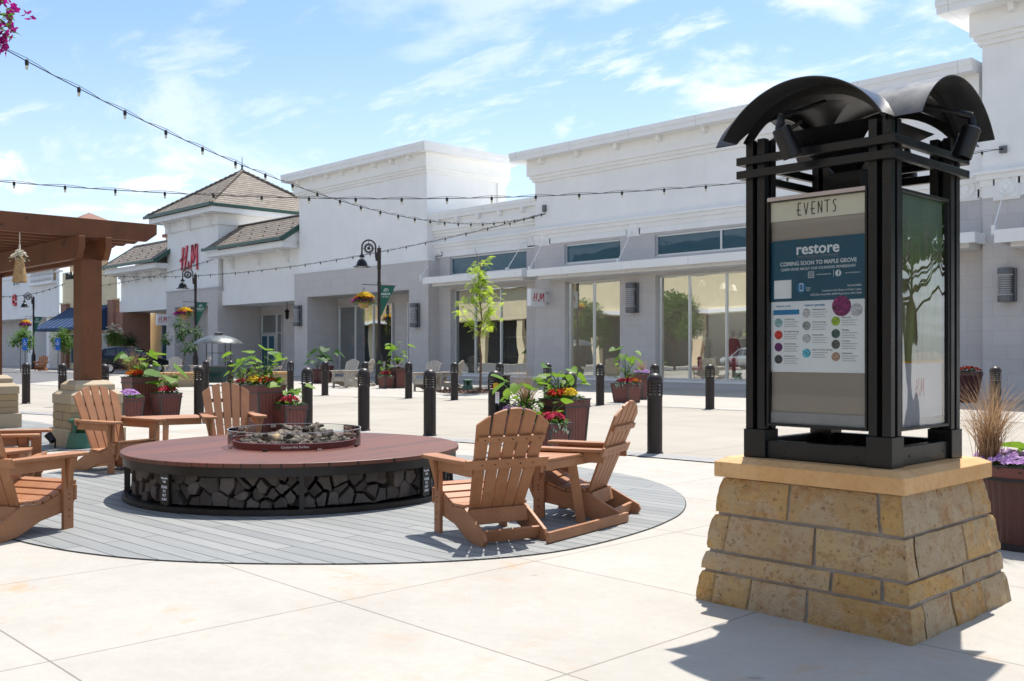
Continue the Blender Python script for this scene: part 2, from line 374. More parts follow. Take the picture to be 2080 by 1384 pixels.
# firewood
n = NT('split_wood_end'); x, y, z = n.xyz()
wv = n.N.new('ShaderNodeTexWave'); wv.wave_type = 'RINGS'; wv.rings_direction = 'SPHERICAL'; wv.inputs['Scale'].default_value = 26; wv.inputs['Distortion'].default_value = 3; wv.inputs['Detail'].default_value = 3
n.link(n.map(scale=(1, 1, 1), loc=(.07, .05, .12)), wv.inputs[0])
off_ = n.N.new('ShaderNodeVectorMath'); off_.operation = 'ADD'; n.link(n.tc, off_.inputs[0]); n.link(n.comb(n.math('MULTIPLY', n.objrand(), 37), n.math('MULTIPLY', n.objrand(), 91), 0), off_.inputs[1]); n.tc = off_.outputs[0]
gr = n.noise(14, 8, .75)
c = n.mix(n.objrand(), (.045,.038,.034), (.15,.128,.11)); c = n.mix(n.rng(wv.outputs['Fac'], .2, .8, 0, .35), c, (.07,.055,.048)); c = n.mix(n.rng(gr, .42, .62, 0, .7), c, (.075,.06,.055)); c = n.mix(n.rng(n.noise(4, 4), .52, .7, 0, .5), c, (.15,.115,.09))
c = n.mix(n.rng(n.noise(1, 3, .6, vec=n.map(scale=(9, 12, 60), rot=(.9, .3, 0))), .60, .72, 0, .6), c, (.015,.012,.01))
n.bump(gr, .7, .012); MATS['wood_end'] = n.done(c, .9)
MATS['bark'] = plain('log_bark', (.075,.055,.042), .95, 0, .4, 25, .9, 50)
MATS['steel'] = plain('weathered_steel', (.028,.025,.023), .45, .5, .35, 4, .1, 60)
MATS['red_steel'] = plain('dark_red_paint', (.10,.012,.012), .35, 0, .2, 6)
n = NT('ceramic_log'); c = n.mix(n.rng(n.noise(13, 8, .8), .44, .66), (.022,.016,.013), (.33,.26,.20)); c = n.mix(n.rng(n.noise(4, 5), .6, .7), c, (.62,.42,.22))
n.bump(n.noise(20, 7, .8), 1, .02); MATS['clog'] = n.done(c, .85)
n = NT('planter_red'); x, y, z = n.xyz()
gl_ = n.math('LESS_THAN', n.math('PINGPONG', n.math('ADD', x, y), .033), .004)
c = n.mix(n.rng(n.noise(5, 4), .3, .7), (.135,.034,.028), (.175,.05,.040)); c = n.mix(gl_, c, (.025,.008,.008))
n.bump(n.math('MULTIPLY', gl_, -1), .6, .006); MATS['planter'] = n.done(c, .5)
MATS['planter_trim'] = plain('planter_charcoal_trim', (.05,.047,.046), .5)
MATS['planter_rim'] = plain('planter_red_rim', (.135,.042,.040), .5)
MATS['soil'] = plain('soil', (.035,.022,.015), .95, 0, .4, 20, .8, 60)
MATS['green_plastic'] = plain('green_plastic', (.035,.115,.075), .5, 0, .1, 8)
def leaf(name, c1, c2, trans=.35, rough=.45):
    n = NT(name); c = n.mix(n.rand(), c1, c2)
    tr = n.N.new('ShaderNodeBsdfTranslucent'); n.link(n.mix(.5, c, tuple(min(1, q*1.8) for q in c2)), tr.inputs[0])
    ms = n.N.new('ShaderNodeMixShader'); ms.inputs[0].default_value = trans
    m = n.done(c, rough+.15, 0, .25); n.link(n.b.outputs[0], ms.inputs[1]); n.link(tr.outputs[0], ms.inputs[2]); n.link(ms.outputs[0], n.N['Material Output'].inputs[0]); return m
MATS['leaf_big'] = leaf('broad_leaf', (.035,.105,.014), (.16,.27,.025), .4, .38)
MATS['leaf_dark'] = leaf('dark_leaf', (.018,.05,.015), (.045,.11,.03), .25)
MATS['leaf_mid'] = leaf('mid_leaf', (.04,.10,.02), (.10,.20,.03))
MATS['locust'] = leaf('locust_leaf', (.24,.34,.02), (.42,.54,.05), .45)
MATS['straw'] = leaf('dry_grass_blade', (.22,.12,.06), (.42,.28,.16), .25)
def petal(name, c1, c2): return leaf(name, c1, c2, .25, .5)
MATS['f_red'] = petal('scarlet_petal', (.40,.012,.01), (.62,.05,.015)); MATS['f_pink'] = petal('crimson_petal', (.36,.008,.04), (.58,.05,.11))
MATS['f_lav'] = petal('lavender_petal', (.38,.16,.46), (.66,.44,.74)); MATS['f_yel'] = petal('yellow_petal', (.72,.45,.02), (.85,.62,.05))
MATS['f_mag'] = petal('magenta_petal', (.20,.003,.10), (.42,.012,.26)); MATS['f_org'] = petal('orange_petal', (.62,.12,.01), (.80,.25,.03))
MATS['f_white'] = petal('white_petal', (.68,.62,.48), (.80,.76,.64))
MATS['silver_leaf'] = leaf('silver_leaf', (.25,.33,.25), (.42,.50,.38), .2)
MATS['tree_bark'] = plain('tree_bark', (.13,.075,.05), .9, 0, .3, 20, .6, 60)
MATS['mulch'] = plain('mulch_chips', (.075,.040,.028), .95, 0, .5, 30, 1, 40)
MATS['white_paint'] = plain('white_sign_paint', (.78,.78,.78), .4, 0, .02)
MATS['hm_red'] = plain('red_sign_face', (.52,.008,.045), .35, 0, .05)
MATS['beige'] = plain('beige_sign_board', (.68,.63,.54), .5, 0, .04)
MATS['board'] = plain('taupe_backing_board', (.36,.30,.27), .6, 0, .08, 2)
MATS['teal_print'] = plain('dark_teal_print', (.008,.085,.155), .35, 0, .06)
MATS['white_print'] = plain('white_print', (.84,.85,.92), .35, 0, .02)
MATS['black_print'] = plain('black_print', (.012,.012,.014), .5)
MATS['blue_print'] = plain('blue_print', (.01,.19,.45), .4)
MATS['grey_print'] = plain('grey_print', (.30,.30,.33), .5)
MATS['banner'] = plain('green_banner_cloth', (.004,.095,.062), .7, 0, .08)
MATS['bulb'] = plain('frosted_bulb', (.62,.58,.42), .2, 0, .02)
MATS['rope'] = plain('white_rope', (.62,.58,.5), .9)
MATS['burlap'] = plain('burlap', (.36,.23,.11), .95, 0, .3, 30, .8, 120)
MATS['car_paint'] = plain('dark_car_paint', (.012,.014,.018), .12, .3, .05)
MATS['silver_paint'] = plain('silver_car_paint', (.45,.47,.48), .2, .4, .03)
MATS['rubber'] = plain('tyre_rubber', (.02,.02,.02), .8)
MATS['chrome'] = plain('alloy_metal', (.55,.55,.56), .2, 1, .03)
MATS['tail_red'] = plain('tail_lamp_red', (.45,.005,.008), .15)
MATS['car_glass'] = plain('tinted_glass', (.012,.016,.018), .03, 0, .02, 3, 0, 60, 1)
MATS['sconce'] = plain('grey_sconce_metal', (.13,.135,.145), .4, .3, .1)
MATS['frost'] = plain('frosted_lens', (.38,.39,.41), .35)
MATS['blue_sign'] = plain('blue_sign_face', (.01,.14,.55), .4)
MATS['yellow'] = plain('yellow_enamel', (.75,.42,.02), .4)
MATS['teal_tile'] = plain('dark_teal_glass_tile', (.01,.05,.05), .1)
MATS['copper'] = plain('grey_metal_hood', (.10,.11,.11), .38, .5, .2)
MATS['pot_brown'] = plain('dark_red_pot', (.06,.015,.018), .35)
MATS['skin'] = plain('printed_skin_tone', (.42,.22,.15), .5)
M = MATS

# ------------------------------------------------------------------ lettering
def text(body, size, mat, parent, loc, rz=0, align='CENTER', ext=.001, sx=1, shear=0, name='lettering', offset=0):
    cu = bpy.data.curves.new('t', 'FONT'); cu.body = body; cu.size = size; cu.extrude = ext; cu.align_x = align
    cu.shear = shear; cu.offset = offset; cu.resolution_u = 3
    o = bpy.data.objects.new('t', cu); COL.objects.link(o)
    dg = bpy.context.evaluated_depsgraph_get(); dg.update()
    me = bpy.data.meshes.new_from_object(o.evaluated_get(dg)); COL.objects.unlink(o); bpy.data.objects.remove(o)
    me.transform(T(*loc) @ RZ(rz) @ RXm(PI/2) @ Matrix.Diagonal((sx, 1, 1, 1)))
    me.materials.clear(); me.materials.append(mat); me.name = name
    ob = bpy.data.objects.new(name, me); COL.objects.link(ob); ob.parent = parent; return ob
def strokes(segs, M4, thick=.004, mb=None):   # each seg: (x0,y0,x1,y1,w0,w1) in a plane, local xy then M4
    mb = mb or MB()
    for x0, y0, x1, y1, w0, w1 in segs:
        d = Vector((x1-x0, y1-y0)).normalized(); nn = Vector((-d.y, d.x))
        mb.prism([(x0-nn.x*w0/2, y0-nn.y*w0/2), (x1-nn.x*w1/2, y1-nn.y*w1/2), (x1+nn.x*w1/2, y1+nn.y*w1/2), (x0+nn.x*w0/2, y0+nn.y*w0/2)], thick, M4)
    return mb
HM = [(.07,.0,.17,.95,.03,.075),(.26,-.04,.39,1.0,.025,.08),(-.05,.38,.08,.47,.02,.06),(.08,.47,.38,.56,.06,.025),
      (.44,.08,.50,.32,.018,.025),(.50,.32,.46,.34,.022,.018),(.46,.34,.54,.04,.018,.025),(.44,.08,.475,.02,.018,.018),(.475,.02,.55,.17,.016,.016),
      (.61,-.02,.72,1.0,.025,.07),(.725,.98,.765,.24,.07,.025),(.765,.24,.95,1.02,.025,.07),(.955,1.0,1.0,-.04,.08,.04)]
def hm(parent, M4, w, h, mat, thick=.01, bold=1.15):
    mb = MB(); strokes([(a, b_, c, d, e*bold, f*bold) for a, b_, c, d, e, f in HM], M4 @ Matrix.Diagonal((w, h, 1, 1)), thick, mb); return mb.build('lettering', mat, parent)

# ------------------------------------------------------------------ plants
def rv(s=1): return Vector((random.uniform(-s, s), random.uniform(-s, s), random.uniform(-s, s)))
def add_leaf(mb, p, d, w, ln, fold=.25, droop=.2):   # pointed leaf, 2 x 3 quads
    d = Vector(d).normalized(); s = d.cross(Vector((0, 0, 1)))
    if s.length < .1: s = Vector((1, 0, 0))
    s.normalize(); n = s.cross(d)
    prof = [(0, .05), (.3, .8), (.6, 1), (1, .03)]
    vs = []
    for t, k in prof:
        c = Vector(p)+d*ln*t-Vector((0, 0, 1))*droop*ln*t*t
        vs += [c-s*w*.5*k+n*fold*w*.5*k, c, c+s*w*.5*k+n*fold*w*.5*k]
    fs = []
    for i in range(3): a = i*3; fs += [(a, a+1, a+4, a+3), (a+1, a+2, a+5, a+4)]
    mb.add(vs, fs)
HEART = [(0,.0),(.22,-.16),(.42,-.14),(.50,.10),(.46,.38),(.30,.72),(0,1.0)]
def add_heart(mb, p, d, size, cup=.25, roll=0):
    d = Vector(d).normalized(); s = d.cross(Vector((0, 0, 1)))
    if s.length < .1: s = Vector((1, 0, 0))
    s.normalize(); s.rotate(Matrix.Rotation(roll, 3, d)); n = s.cross(d)
    vs = [Vector(p)+d*size*(i/6)-n*cup*size*.25*(i/6)**2 for i in range(7)]
    L_ = []; Rr = []
    for i, (x, y) in enumerate(HEART):
        wv = .012*size*math.sin(i*2.3+size*40)
        for sg, lst in ((-1, L_), (1, Rr)):
            lst.append(Vector(p)+s*sg*x*size+d*y*size+n*(abs(x)*cup*size+wv)-n*cup*size*.25*max(0, y)**2)
    o = 7; allv = vs+L_+Rr
    fs = [(i, i+1, 7+i+1, 7+i) for i in range(6)]+[(i+1, i, 14+i, 14+i+1) for i in range(6)]
    mb.add(allv, fs)
def add_flower(mb, p, r, nrm=None):
    nrm = (Vector(nrm) if nrm is not None else Vector((0, 0, 1))+rv(.7)).normalized()
    u = nrm.orthogonal().normalized(); w = nrm.cross(u); a0 = random.random()*6
    vs = [Vector(p)-nrm*r*.35]
    k = 10
    for i in range(k):
        a = a0+2*PI*i/k; q = r*(1 if i % 2 else .72)*random.uniform(.9, 1.1)
        vs.append(Vector(p)+(u*math.cos(a)+w*math.sin(a))*q+nrm*r*random.uniform(-.1, .15))
    mb.add(vs, [(0, i+1, (i+1) % k+1) for i in range(k)])
def flowers(parent, mat, c, rx, ry, h, n, r, name='flowers'):
    mb = MB()
    for _ in range(int(n*2.3)):
        a = random.random()*2*PI; q = math.sqrt(random.random())
        add_flower(mb, Vector(c)+Vector((rx*q*math.cos(a), ry*q*math.sin(a), .03+h*1.15*(1-q*q*.6)*random.uniform(.6, 1))), r*random.uniform(.75, 1.2), Vector((math.cos(a)*q*.7, math.sin(a)*q*.7, .8))+rv(.45))
    return mb.build(name, mat, parent)
def foliage(parent, mat, c, rx, ry, h, n, ln, name='foliage'):
    mb = MB()
    for _ in range(n):
        a = random.random()*2*PI; q = math.sqrt(random.random())
        p = Vector(c)+Vector((rx*q*math.cos(a), ry*q*math.sin(a), h*random.random()*(1-q*.5)))
        add_leaf(mb, p, Vector((math.cos(a), math.sin(a), random.uniform(-.2, .9)))+rv(.5), ln*.5, ln*random.uniform(.7, 1.2))
    return mb.build(name, mat, parent)
def bigleaves(parent, c, n, reach, up, size, mat='leaf_big', seed=1, name='broad_leaf'):
    rnd = random.Random(seed); st = MB(); lf = MB()
    for i in range(n):
        a = 2*PI*i/n+rnd.uniform(-.4, .4); rr = reach*rnd.uniform(.35, 1); hh = up*rnd.uniform(.55, 1)
        e = Vector(c)+Vector((math.cos(a)*rr, math.sin(a)*rr, hh))
        m = Vector(c)+Vector((math.cos(a)*rr*.25, math.sin(a)*rr*.25, hh*.6))
        st.tube([c, m, e], [.009, .007, .004], 5)
        add_heart(lf, e, Vector((math.cos(a), math.sin(a), rnd.uniform(-.9, .35))), size*rnd.uniform(.7, 1.15), rnd.uniform(.1, .45), rnd.uniform(-.5, .5))
    st.build('stems', M['leaf_mid'], parent, True)
    return lf.build(name, M[mat], parent, True, ang=80)
def grass(parent, c, n, h, spread, w=.004, name='dry_grass', mat='straw'):
    mb = MB()
    for _ in range(n):
        a = random.random()*2*PI; s = spread*random.random()**.7; hh = h*random.uniform(.55, 1.05)
        base = Vector(c)+Vector((random.gauss(0, .03), random.gauss(0, .03), 0))
        d = Vector((math.cos(a), math.sin(a), 0)); side = Vector((-d.y, d.x, 0))*w; side.rotate(Matrix.Rotation(random.uniform(-1.5, 1.5), 3, 'Z'))
        pts = []
        for k in range(7):
            t = k/6; pts.append(base+d*s*(t**1.8)+Vector((0, 0, hh*(t-.30*t**3*(s/spread)))))
        vs = []
        for k, p in enumerate(pts): q = side*(1-k/6.5); vs += [p-q, p+q]
        mb.add(vs, [(2*k, 2*k+1, 2*k+3, 2*k+2) for k in range(6)])
    return mb.build(name, M[mat], parent)

# ================================================================== THE SETTING
mb = MB(); mb.quad((-900,-900,0),(900,-900,0),(900,900,0),(-900,900,0)); tag(mb.build('ground', M['slab']), kind='structure')
def poly_sheet(name, pts, z, m):
    b = MB(); b.add([(p[0], p[1], z) for p in pts], [tuple(range(len(pts)))]); return tag(b.build(name, m), kind='structure')
near = [(-60,2.2),(-23.4,7.65),(-16.5,9.45),(-12.1,10.0),(-8.3,10.45),(-3,10.75),(12,11.2)]
far_ = [(-60,12.5),(-40,14.2),(-26.4,16.6),(-21.5,18.7),(-17.6,19.3),(-12.6,19.5),(-8,19.9),(12,21)]
poly_sheet('street', near+far_[::-1], .004, M['street'])
poly_sheet('parking_street', [(-300,-40),(-42,-10),(-44,13.9),(-50,18),(-58,24.0),(-120,27.2),(-300,27)], .008, M['asphalt'])
def strip(name, pts, w, z, m, h=0):
    b = MB()
    for i in range(len(pts)-1):
        p, q = Vector(pts[i]), Vector(pts[i+1]); d = (q-p).normalized(); s = Vector((-d.y, d.x))*w
        b.add([(p.x,p.y,z),(q.x,q.y,z),(q.x+s.x,q.y+s.y,z),(p.x+s.x,p.y+s.y,z)], [(0,1,2,3)])
    return tag(b.build(name, m), kind='structure')
strip('paver_strip', near, -.42, .012, M['band']); strip('kerb_strip', far_, .16, .012, M['band'])
# round deck under the fire pit
rim = [P(*q) for q in ((1395,1021),(1378,1000),(1340,982.5),(1282,966.6),(1178,950.7))]
rim += [D(1085, 12.35), D(960, 12.9), D(840, 13.2), D(700, 13.35), D(560, 13.3), D(430, 13.0), D(300, 12.5), D(180, 11.8)]
rim += [P(*q) for q in ((95,961),(10,985),(-50,1030),(-15,1082),(40,1101.5),(128,1119),(219,1131),(303,1139),(450,1145.5),(600,1147.5),(760,1147),(935,1141.5),(1109,1127),(1224.6,1104),(1310,1079),(1346,1065),(1386,1044.7))]
def smooth_loop(pts, it=2):
    for _ in range(it):
        q = []
        for i in range(len(pts)):
            a, b = pts[i], pts[(i+1) % len(pts)]; q += [a*.75+b*.25, a*.25+b*.75]
        pts = q
    return pts
rim = smooth_loop(rim)
b = MB(); nn = len(rim); b.add([(p.x, p.y, .008) for p in rim], [tuple(reversed(range(nn)))]); tag(b.build('round_deck', M['deck']), kind='structure')
cen = sum(rim, Vector())/nn
b = MB(); b.add([(p.x, p.y, .004) for p in [cen+(q-cen)*1.0028 for q in rim]], [tuple(reversed(range(nn)))]); tag(b.build('deck_gap', M['rubber']), kind='structure')
dk = [P(-260, 1000), P(-60, 925), P(75, 917), P(215, 916), P(245, 893), P(130, 868), P(80, 858), P(-40, 846), P(-420, 856)]
poly_sheet('pergola_deck', dk, .008, M['deck'])

# ================================================================== SHOP BUILDINGS
Y0 = 29.9
def wall(parent, name, m, x0, x1, z0, z1, Y, holes=(), reveal=.35, thick=None):
    """front wall at y=Y with openings (x0,x1,z0,z1) and their reveals"""
    b = MB(); xs = sorted({x0, x1, *[h[0] for h in holes], *[h[1] for h in holes]}); zs = sorted({z0, z1, *[h[2] for h in holes], *[h[3] for h in holes]})
    for i in range(len(xs)-1):
        for j in range(len(zs)-1):
            cx, cz = (xs[i]+xs[i+1])/2, (zs[j]+zs[j+1])/2
            if any(h[0] < cx < h[1] and h[2] < cz < h[3] for h in holes): continue
            b.quad((xs[i], Y, zs[j]), (xs[i+1], Y, zs[j]), (xs[i+1], Y, zs[j+1]), (xs[i], Y, zs[j+1]))
    for a0, a1, c0, c1 in holes:
        y2 = Y+reveal
        b.quad((a0,Y,c0),(a0,Y,c1),(a0,y2,c1),(a0,y2,c0)); b.quad((a1,Y,c0),(a1,y2,c0),(a1,y2,c1),(a1,Y,c1))
        b.quad((a0,Y,c1),(a1,Y,c1),(a1,y2,c1),(a0,y2,c1))
        if c0 > z0+.01: b.quad((a0,Y,c0),(a0,y2,c0),(a1,y2,c0),(a1,Y,c0))
    return b.build(name, m, parent)
def window(parent, x0, x1, z0, z1, Y, mull=(), rails=(), g='glass', fw=.07, door=None):
    b = MB(); y0, y1 = Y-.04, Y+.08
    b.box((x0, y0, z0), (x0+fw, y1, z1)); b.box((x1-fw, y0, z0), (x1, y1, z1))
    b.box((x0+fw, y0, z1-fw), (x1-fw, y1, z1)); b.box((x0+fw, y0, z0), (x1-fw, y1, z0+fw))
    for m_ in mull: b.box((m_-.035, y0+.003, z0+fw), (m_+.035, y1-.003, z1-fw))
    for r_ in rails: b.box((x0+fw, y0+.006, r_-.03), (x1-fw, y1-.006, r_+.03))
    w = b.build('window', M['alu'], parent)
    p = MB(); p.quad((x0+fw*.5, Y+.02, z0+fw*.5), (x1-fw*.5, Y+.02, z0+fw*.5), (x1-fw*.5, Y+.02, z1-fw*.5), (x0+fw*.5, Y+.02, z1-fw*.5))
    p.build('pane', M[g], w); return w
def room(parent, x0, x1, z1, Y, depth, m='interior', z0=0.02):
    b = MB(); y2 = Y+depth
    b.quad((x0,y2,z0),(x1,y2,z0),(x1,y2,z1),(x0,y2,z1)); b.quad((x0,Y,z0),(x0,y2,z0),(x0,y2,z1),(x0,Y,z1)); b.quad((x1,Y,z0),(x1,Y,z1),(x1,y2,z1),(x1,y2,z0)); b.quad((x0,Y,z1),(x0,y2,z1),(x1,y2,z1),(x1,Y,z1))
    b.build('interior_wall', M[m], parent)
    b = MB(); b.quad((x0,Y,z0),(x1,Y,z0),(x1,y2,z0),(x0,y2,z0)); b.build('interior_floor', M['interior_floor'], parent)
def cornice(parent, x0, x1, ztop, Y, over=.8, fh=.36, steps=((.26,.32),(.15,.2),(.07,.16)), left=True, right=False, depth=None, gap=.0, bracket=1.35, frieze=.62):
    """flat projecting fascia with soffit, small blocks under it and stepped moldings"""
    b = MB(); xl = x0-(over if left else 0); xr = x1+(over if right else 0); yb = Y+(depth or 3)
    b.box((xl, Y-over, ztop-fh*.5), (xr, yb, ztop)); b.box((xl+.03, Y-over+.03, ztop-fh), (xr-(.03 if right else 0), yb-.01, ztop-fh*.5))
    b.build('cornice', M['trim'], parent)
    z = ztop-fh; b = MB()
    xl2 = x0-(.26 if left else 0); xr2 = x1+(.26 if right else 0)
    b.box((xl2, Y-.26, z-frieze), (xr2, yb-.02, z))
    zz = z-frieze
    for i, (o, hh) in enumerate(((.17, .13), (.09, .13))):
        b.box((x0-(o if left else 0), Y-o, zz-hh), (x1+(o if right else 0), yb-.03, zz)); zz -= hh
    b.build('frieze', M['stucco'], parent)
    k = max(1, int((x1-x0)/bracket)); 
    for i in range(k):
        xc = x0+(i+.35)*(x1-x0)/k; b = MB()
        b.add([(xc-.08,Y-.26,z),(xc+.08,Y-.26,z),(xc+.08,Y-.26,z-.24),(xc-.08,Y-.26,z-.24),(xc-.08,Y-.5,z),(xc+.08,Y-.5,z),(xc+.08,Y-.46,z-.19),(xc-.08,Y-.46,z-.19)],
              [(0,1,5,4),(4,5,6,7),(7,6,2,3),(0,4,7,3),(1,2,6,5)]); b.build('cornice_block', M['stucco'], parent)
def ledge(parent, x0, x1, z, Y, left=0, right=0):
    b = MB(); 
    for o, za, zb in ((.22, z-.09, z), (.14, z-.24, z-.09), (.06, z-.42, z-.24)): b.box((x0-left*o, Y-o, za), (x1+right*o, Y+.05, zb))
    b.build('ledge', M['stucco'], parent)
def medallion(parent, x, z, Y, s=.42):
    b = MB()
    b.box((x-s, Y-.03, z-s), (x+s, Y+.02, z+s)); b.box((x-s*.86, Y-.055, z-s*.86), (x+s*.86, Y-.03, z+s*.86))
    b.lathe([(s*.72, 0), (s*.72, .03), (s*.6, .045), (s*.55, .02), (s*.3, .03), (s*.22, .06), (0, .07)], 20, T(x, Y-.055, z) @ RXm(PI/2))
    b.build('medallion', M['stucco'], parent)
def canopy(parent, x0, x1, z0, z1, Y, proj=1.25, rods=(), zr=6.2):
    b = MB(); b.box((x0, Y-proj, z0), (x1, Y-proj+.08, z1)); b.box((x0, Y-proj+.08, z0), (x0+.08, Y, z1)); b.box((x1-.08, Y-proj+.08, z0), (x1, Y, z1))
    b.box((x0+.08, Y-proj+.08, z0+.12), (x1-.08, Y, z0+.18)); b.box((x0+.3, Y-proj+.35, z0-.10), (x1-.3, Y-.01, z0+.119))
    b.build('canopy', M['trim'], parent, bevel=.01)
    for xr in rods:
        b = MB(); e = (xr, Y-proj+.35, z1+.12); b.tube([(xr, Y-.06, zr), e], .018, 6); b.box((xr-.05, Y-proj+.28, z1-.1), (xr+.05, Y-proj+.42, z1+.16)); b.build('support_rod', M['trim'], parent)
def sconce(parent, x, z, Y, h=1.15):
    b = MB(); b.box((x-.16, Y-.10, z-h/2), (x+.24, Y, z+h/2)); o = b.build('wall_light', M['sconce'], parent, bevel=.02)
    b = MB(); b.lathe([(0,-h*.5),(.19,-h*.5),(.20,-h*.46),(.20,-h*.32),(.175,-h*.31)], 20, T(x, Y-.22, z)); b.lathe([(.175,h*.31),(.20,h*.32),(.20,h*.46),(.19,h*.5),(0,h*.5)], 20, T(x, Y-.22, z))
    for q in range(9): zz = -h*.26+q*h*.065; b.lathe([(.16,zz),(.19,zz),(.19,zz+.02),(.16,zz+.02)], 16, T(x, Y-.22, z))
    b.build('louvre', M['sconce'], o, True)
    b = MB(); b.lathe([(.16,-h*.31),(.16,h*.31)], 20, T(x, Y-.22, z)); b.lathe([(.178,-h*.31),(.20,-h*.31),(.20,-h*.27),(.178,-h*.27)], 20, T(x, Y-.22, z)); b.lathe([(.178,h*.27),(.20,h*.27),(.20,h*.31),(.178,h*.31)], 20, T(x, Y-.22, z)); b.build('lens', M['frost'], o, True)
def plinth(parent, x0, x1, Y, z=.24, m='stone'):
    b = MB(); b.box((x0, Y-.06, 0), (x1, Y+.1, z)); b.build('plinth', M[m], parent)

# ---- long storefront block
bl = thing('storefront_building', 'long white stucco storefront with three tall display windows, dark transoms and a flat white canopy', 'building')
cx0, cx1 = -29.73, -11.41
wC = [(fx(1147, Y0), fx(1259, Y0)), (fx(1331, Y0), -15.6)]
H = []
for a, c in wC: H += [(a, c, .30, 4.23), (a-.02, c+.03, 4.95, 5.76)]
wall(bl, 'wall', M['stone'], cx0, cx1, 0, 5.85, Y0, H, .35)
wall(bl, 'wall', M['stucco'], cx0, cx1, 5.85, 9.5, Y0-.03)
b = MB(); b.quad((cx0, Y0-.03, 0), (cx0, Y0-.03, 9.5), (cx0, Y0+9, 9.5), (cx0, Y0+9, 0)); b.quad((cx0,Y0,9.3),(cx1,Y0,9.3),(cx1,Y0+14,9.3),(cx0,Y0+14,9.3)); b.build('wall', M['stucco'], bl)
window(bl, *wC[0], .30, 4.23, Y0+.25, [fx(1207, Y0+.25)]); window(bl, *wC[1], .30, 4.23, Y0+.25, [fx(1401, Y0+.25), fx(1476, Y0+.25), -17.7])
window(bl, wC[0][0]-.02, wC[0][1]+.03, 4.95, 5.76, Y0+.12, g='tglass'); window(bl, wC[1][0]-.02, wC[1][1]+.03, 4.95, 5.76, Y0+.12, [fx(1466, Y0+.12), -17.4], g='tglass')
cornice(bl, cx0, cx1-.0, 9.74, Y0-.03, .8, bracket=1.85)
b = MB(); b.box((cx1-.9, Y0-.85, 9.36), (cx1-.01, Y0+3, 9.37)); 
ledge(bl, cx0, cx1, 6.5, Y0, 1, 0)
for pxx in (1107, 1287): medallion(bl, fx(pxx, Y0), 6.0-.0+.13 if pxx else 0, Y0-.0, .34)
medallion(bl, fx(1966, Y0), 6.12, Y0-.0, .34)
canopy(bl, fx(1070, Y0-1.25)-.0, fx(1980, Y0-1.25), 4.42, 4.72, Y0, 1.25, (fx(1287, Y0), fx(1107, Y0)+.02), 6.05)
sconce(bl, fx(1281, Y0-.22), 3.42, Y0-.0)
plinth(bl, cx0, cx1, Y0, .22)
b = MB(); b.box((cx0, Y0-.09, .22), (cx1, Y0+.05, .30)); b.build('window_ledge', M['trim'], bl)
room(bl, cx0+.3, cx1-2, 4.6, Y0+.36, 5.5, 'interior')
b = MB()
for k in range(9): b.lathe([(0,.25),(.08,.2),(.16,0),(.15,-.005),(0,.02)], 12, T(-22.8+k*.7, Y0+2.2+.4*(k % 2), 3.9-.12*(k % 3)))
b.build('pendant_light', M['white_paint'], bl)
n = NT('shop_ceiling_lamp'); n.b.inputs['Emission Color'].default_value = (1, .93, .82, 1); n.b.inputs['Emission Strength'].default_value = 9; MATS['lampglow'] = n.done((.8, .8, .8))
for k in range(4):
    b = MB(); b.box((-27.5+k*3.0, Y0+2.2, 4.5), (-26.1+k*3.0, Y0+2.8, 4.55)); b.build('ceiling_lamp', M['lampglow'], bl)
b = MB(); b.box((-24.2, Y0+4.6, .02), (-19.0, Y0+4.9, 3.2)); b.lathe([(.9, 0), (.9, .12), (.75, .12), (.75, 0)], 20, T(-21.6, Y0+4.55, 2.1) @ RXm(PI/2), 0, PI); b.box((-20.9, Y0+4.4, .02), (-20.7, Y0+4.6, 2.1)); b.box((-22.5, Y0+4.4, .02), (-22.3, Y0+4.6, 2.1)); b.build('display_wall', M['white_paint'], bl)
b = MB(); b.box((-22.3, Y0+4.55, .02), (-20.9, Y0+4.59, 2.1)); b.build('display_niche', M['interior'], bl)
b = MB(); b.box((-24, Y0+1.0, .02), (-19, Y0+2.6, .42)); b.build('display_platform', M['white_paint'], bl)
def mannequin(x, y, dm, label):
    t = thing('mannequin', label, 'mannequin', (x, y, .42), 0, 'dressed mannequins in the display window')
    b = MB(); b.lathe([(0,1.78),(.06,1.77),(.09,1.68),(.08,1.58),(.045,1.52),(.05,1.46),(.17,1.42),(.19,1.3),(.14,1.05),(.17,.88),(.12,.5),(.08,.1),(.1,0),(0,0)], 16); b.build('body', M['white_paint'], t, True)
    b = MB(); b.lathe([(.10,1.45),(.20,1.40),(.215,1.25),(.17,1.02),(.22,.8),(.30,.25),(.29,.24)], 16); b.tube([(.18,0,1.38),(.27,.02,1.1),(.25,-.08,.85)], [.06,.05,.04], 8); b.tube([(-.18,0,1.38),(-.27,.02,1.1),(-.25,-.08,.85)], [.06,.05,.04], 8); b.build('dress', dm, t, True)
mannequin(fx(1417, Y0+1.8), Y0+1.8, M['f_pink'], 'shop mannequin in a long crimson dress behind the middle pane of the display window')
mannequin(fx(1433, Y0+2.0), Y0+2.0, M['white_paint'], 'shop mannequin in a white dress just right of the one in crimson')
mannequin(fx(1489, Y0+1.8), Y0+1.8, M['f_pink'], 'shop mannequin in a dark red dress at the right end of the display window')
mannequin(fx(1503, Y0+2.0), Y0+2.0, M['white_paint'], 'shop mannequin in white beside the kiosk end of the display window')

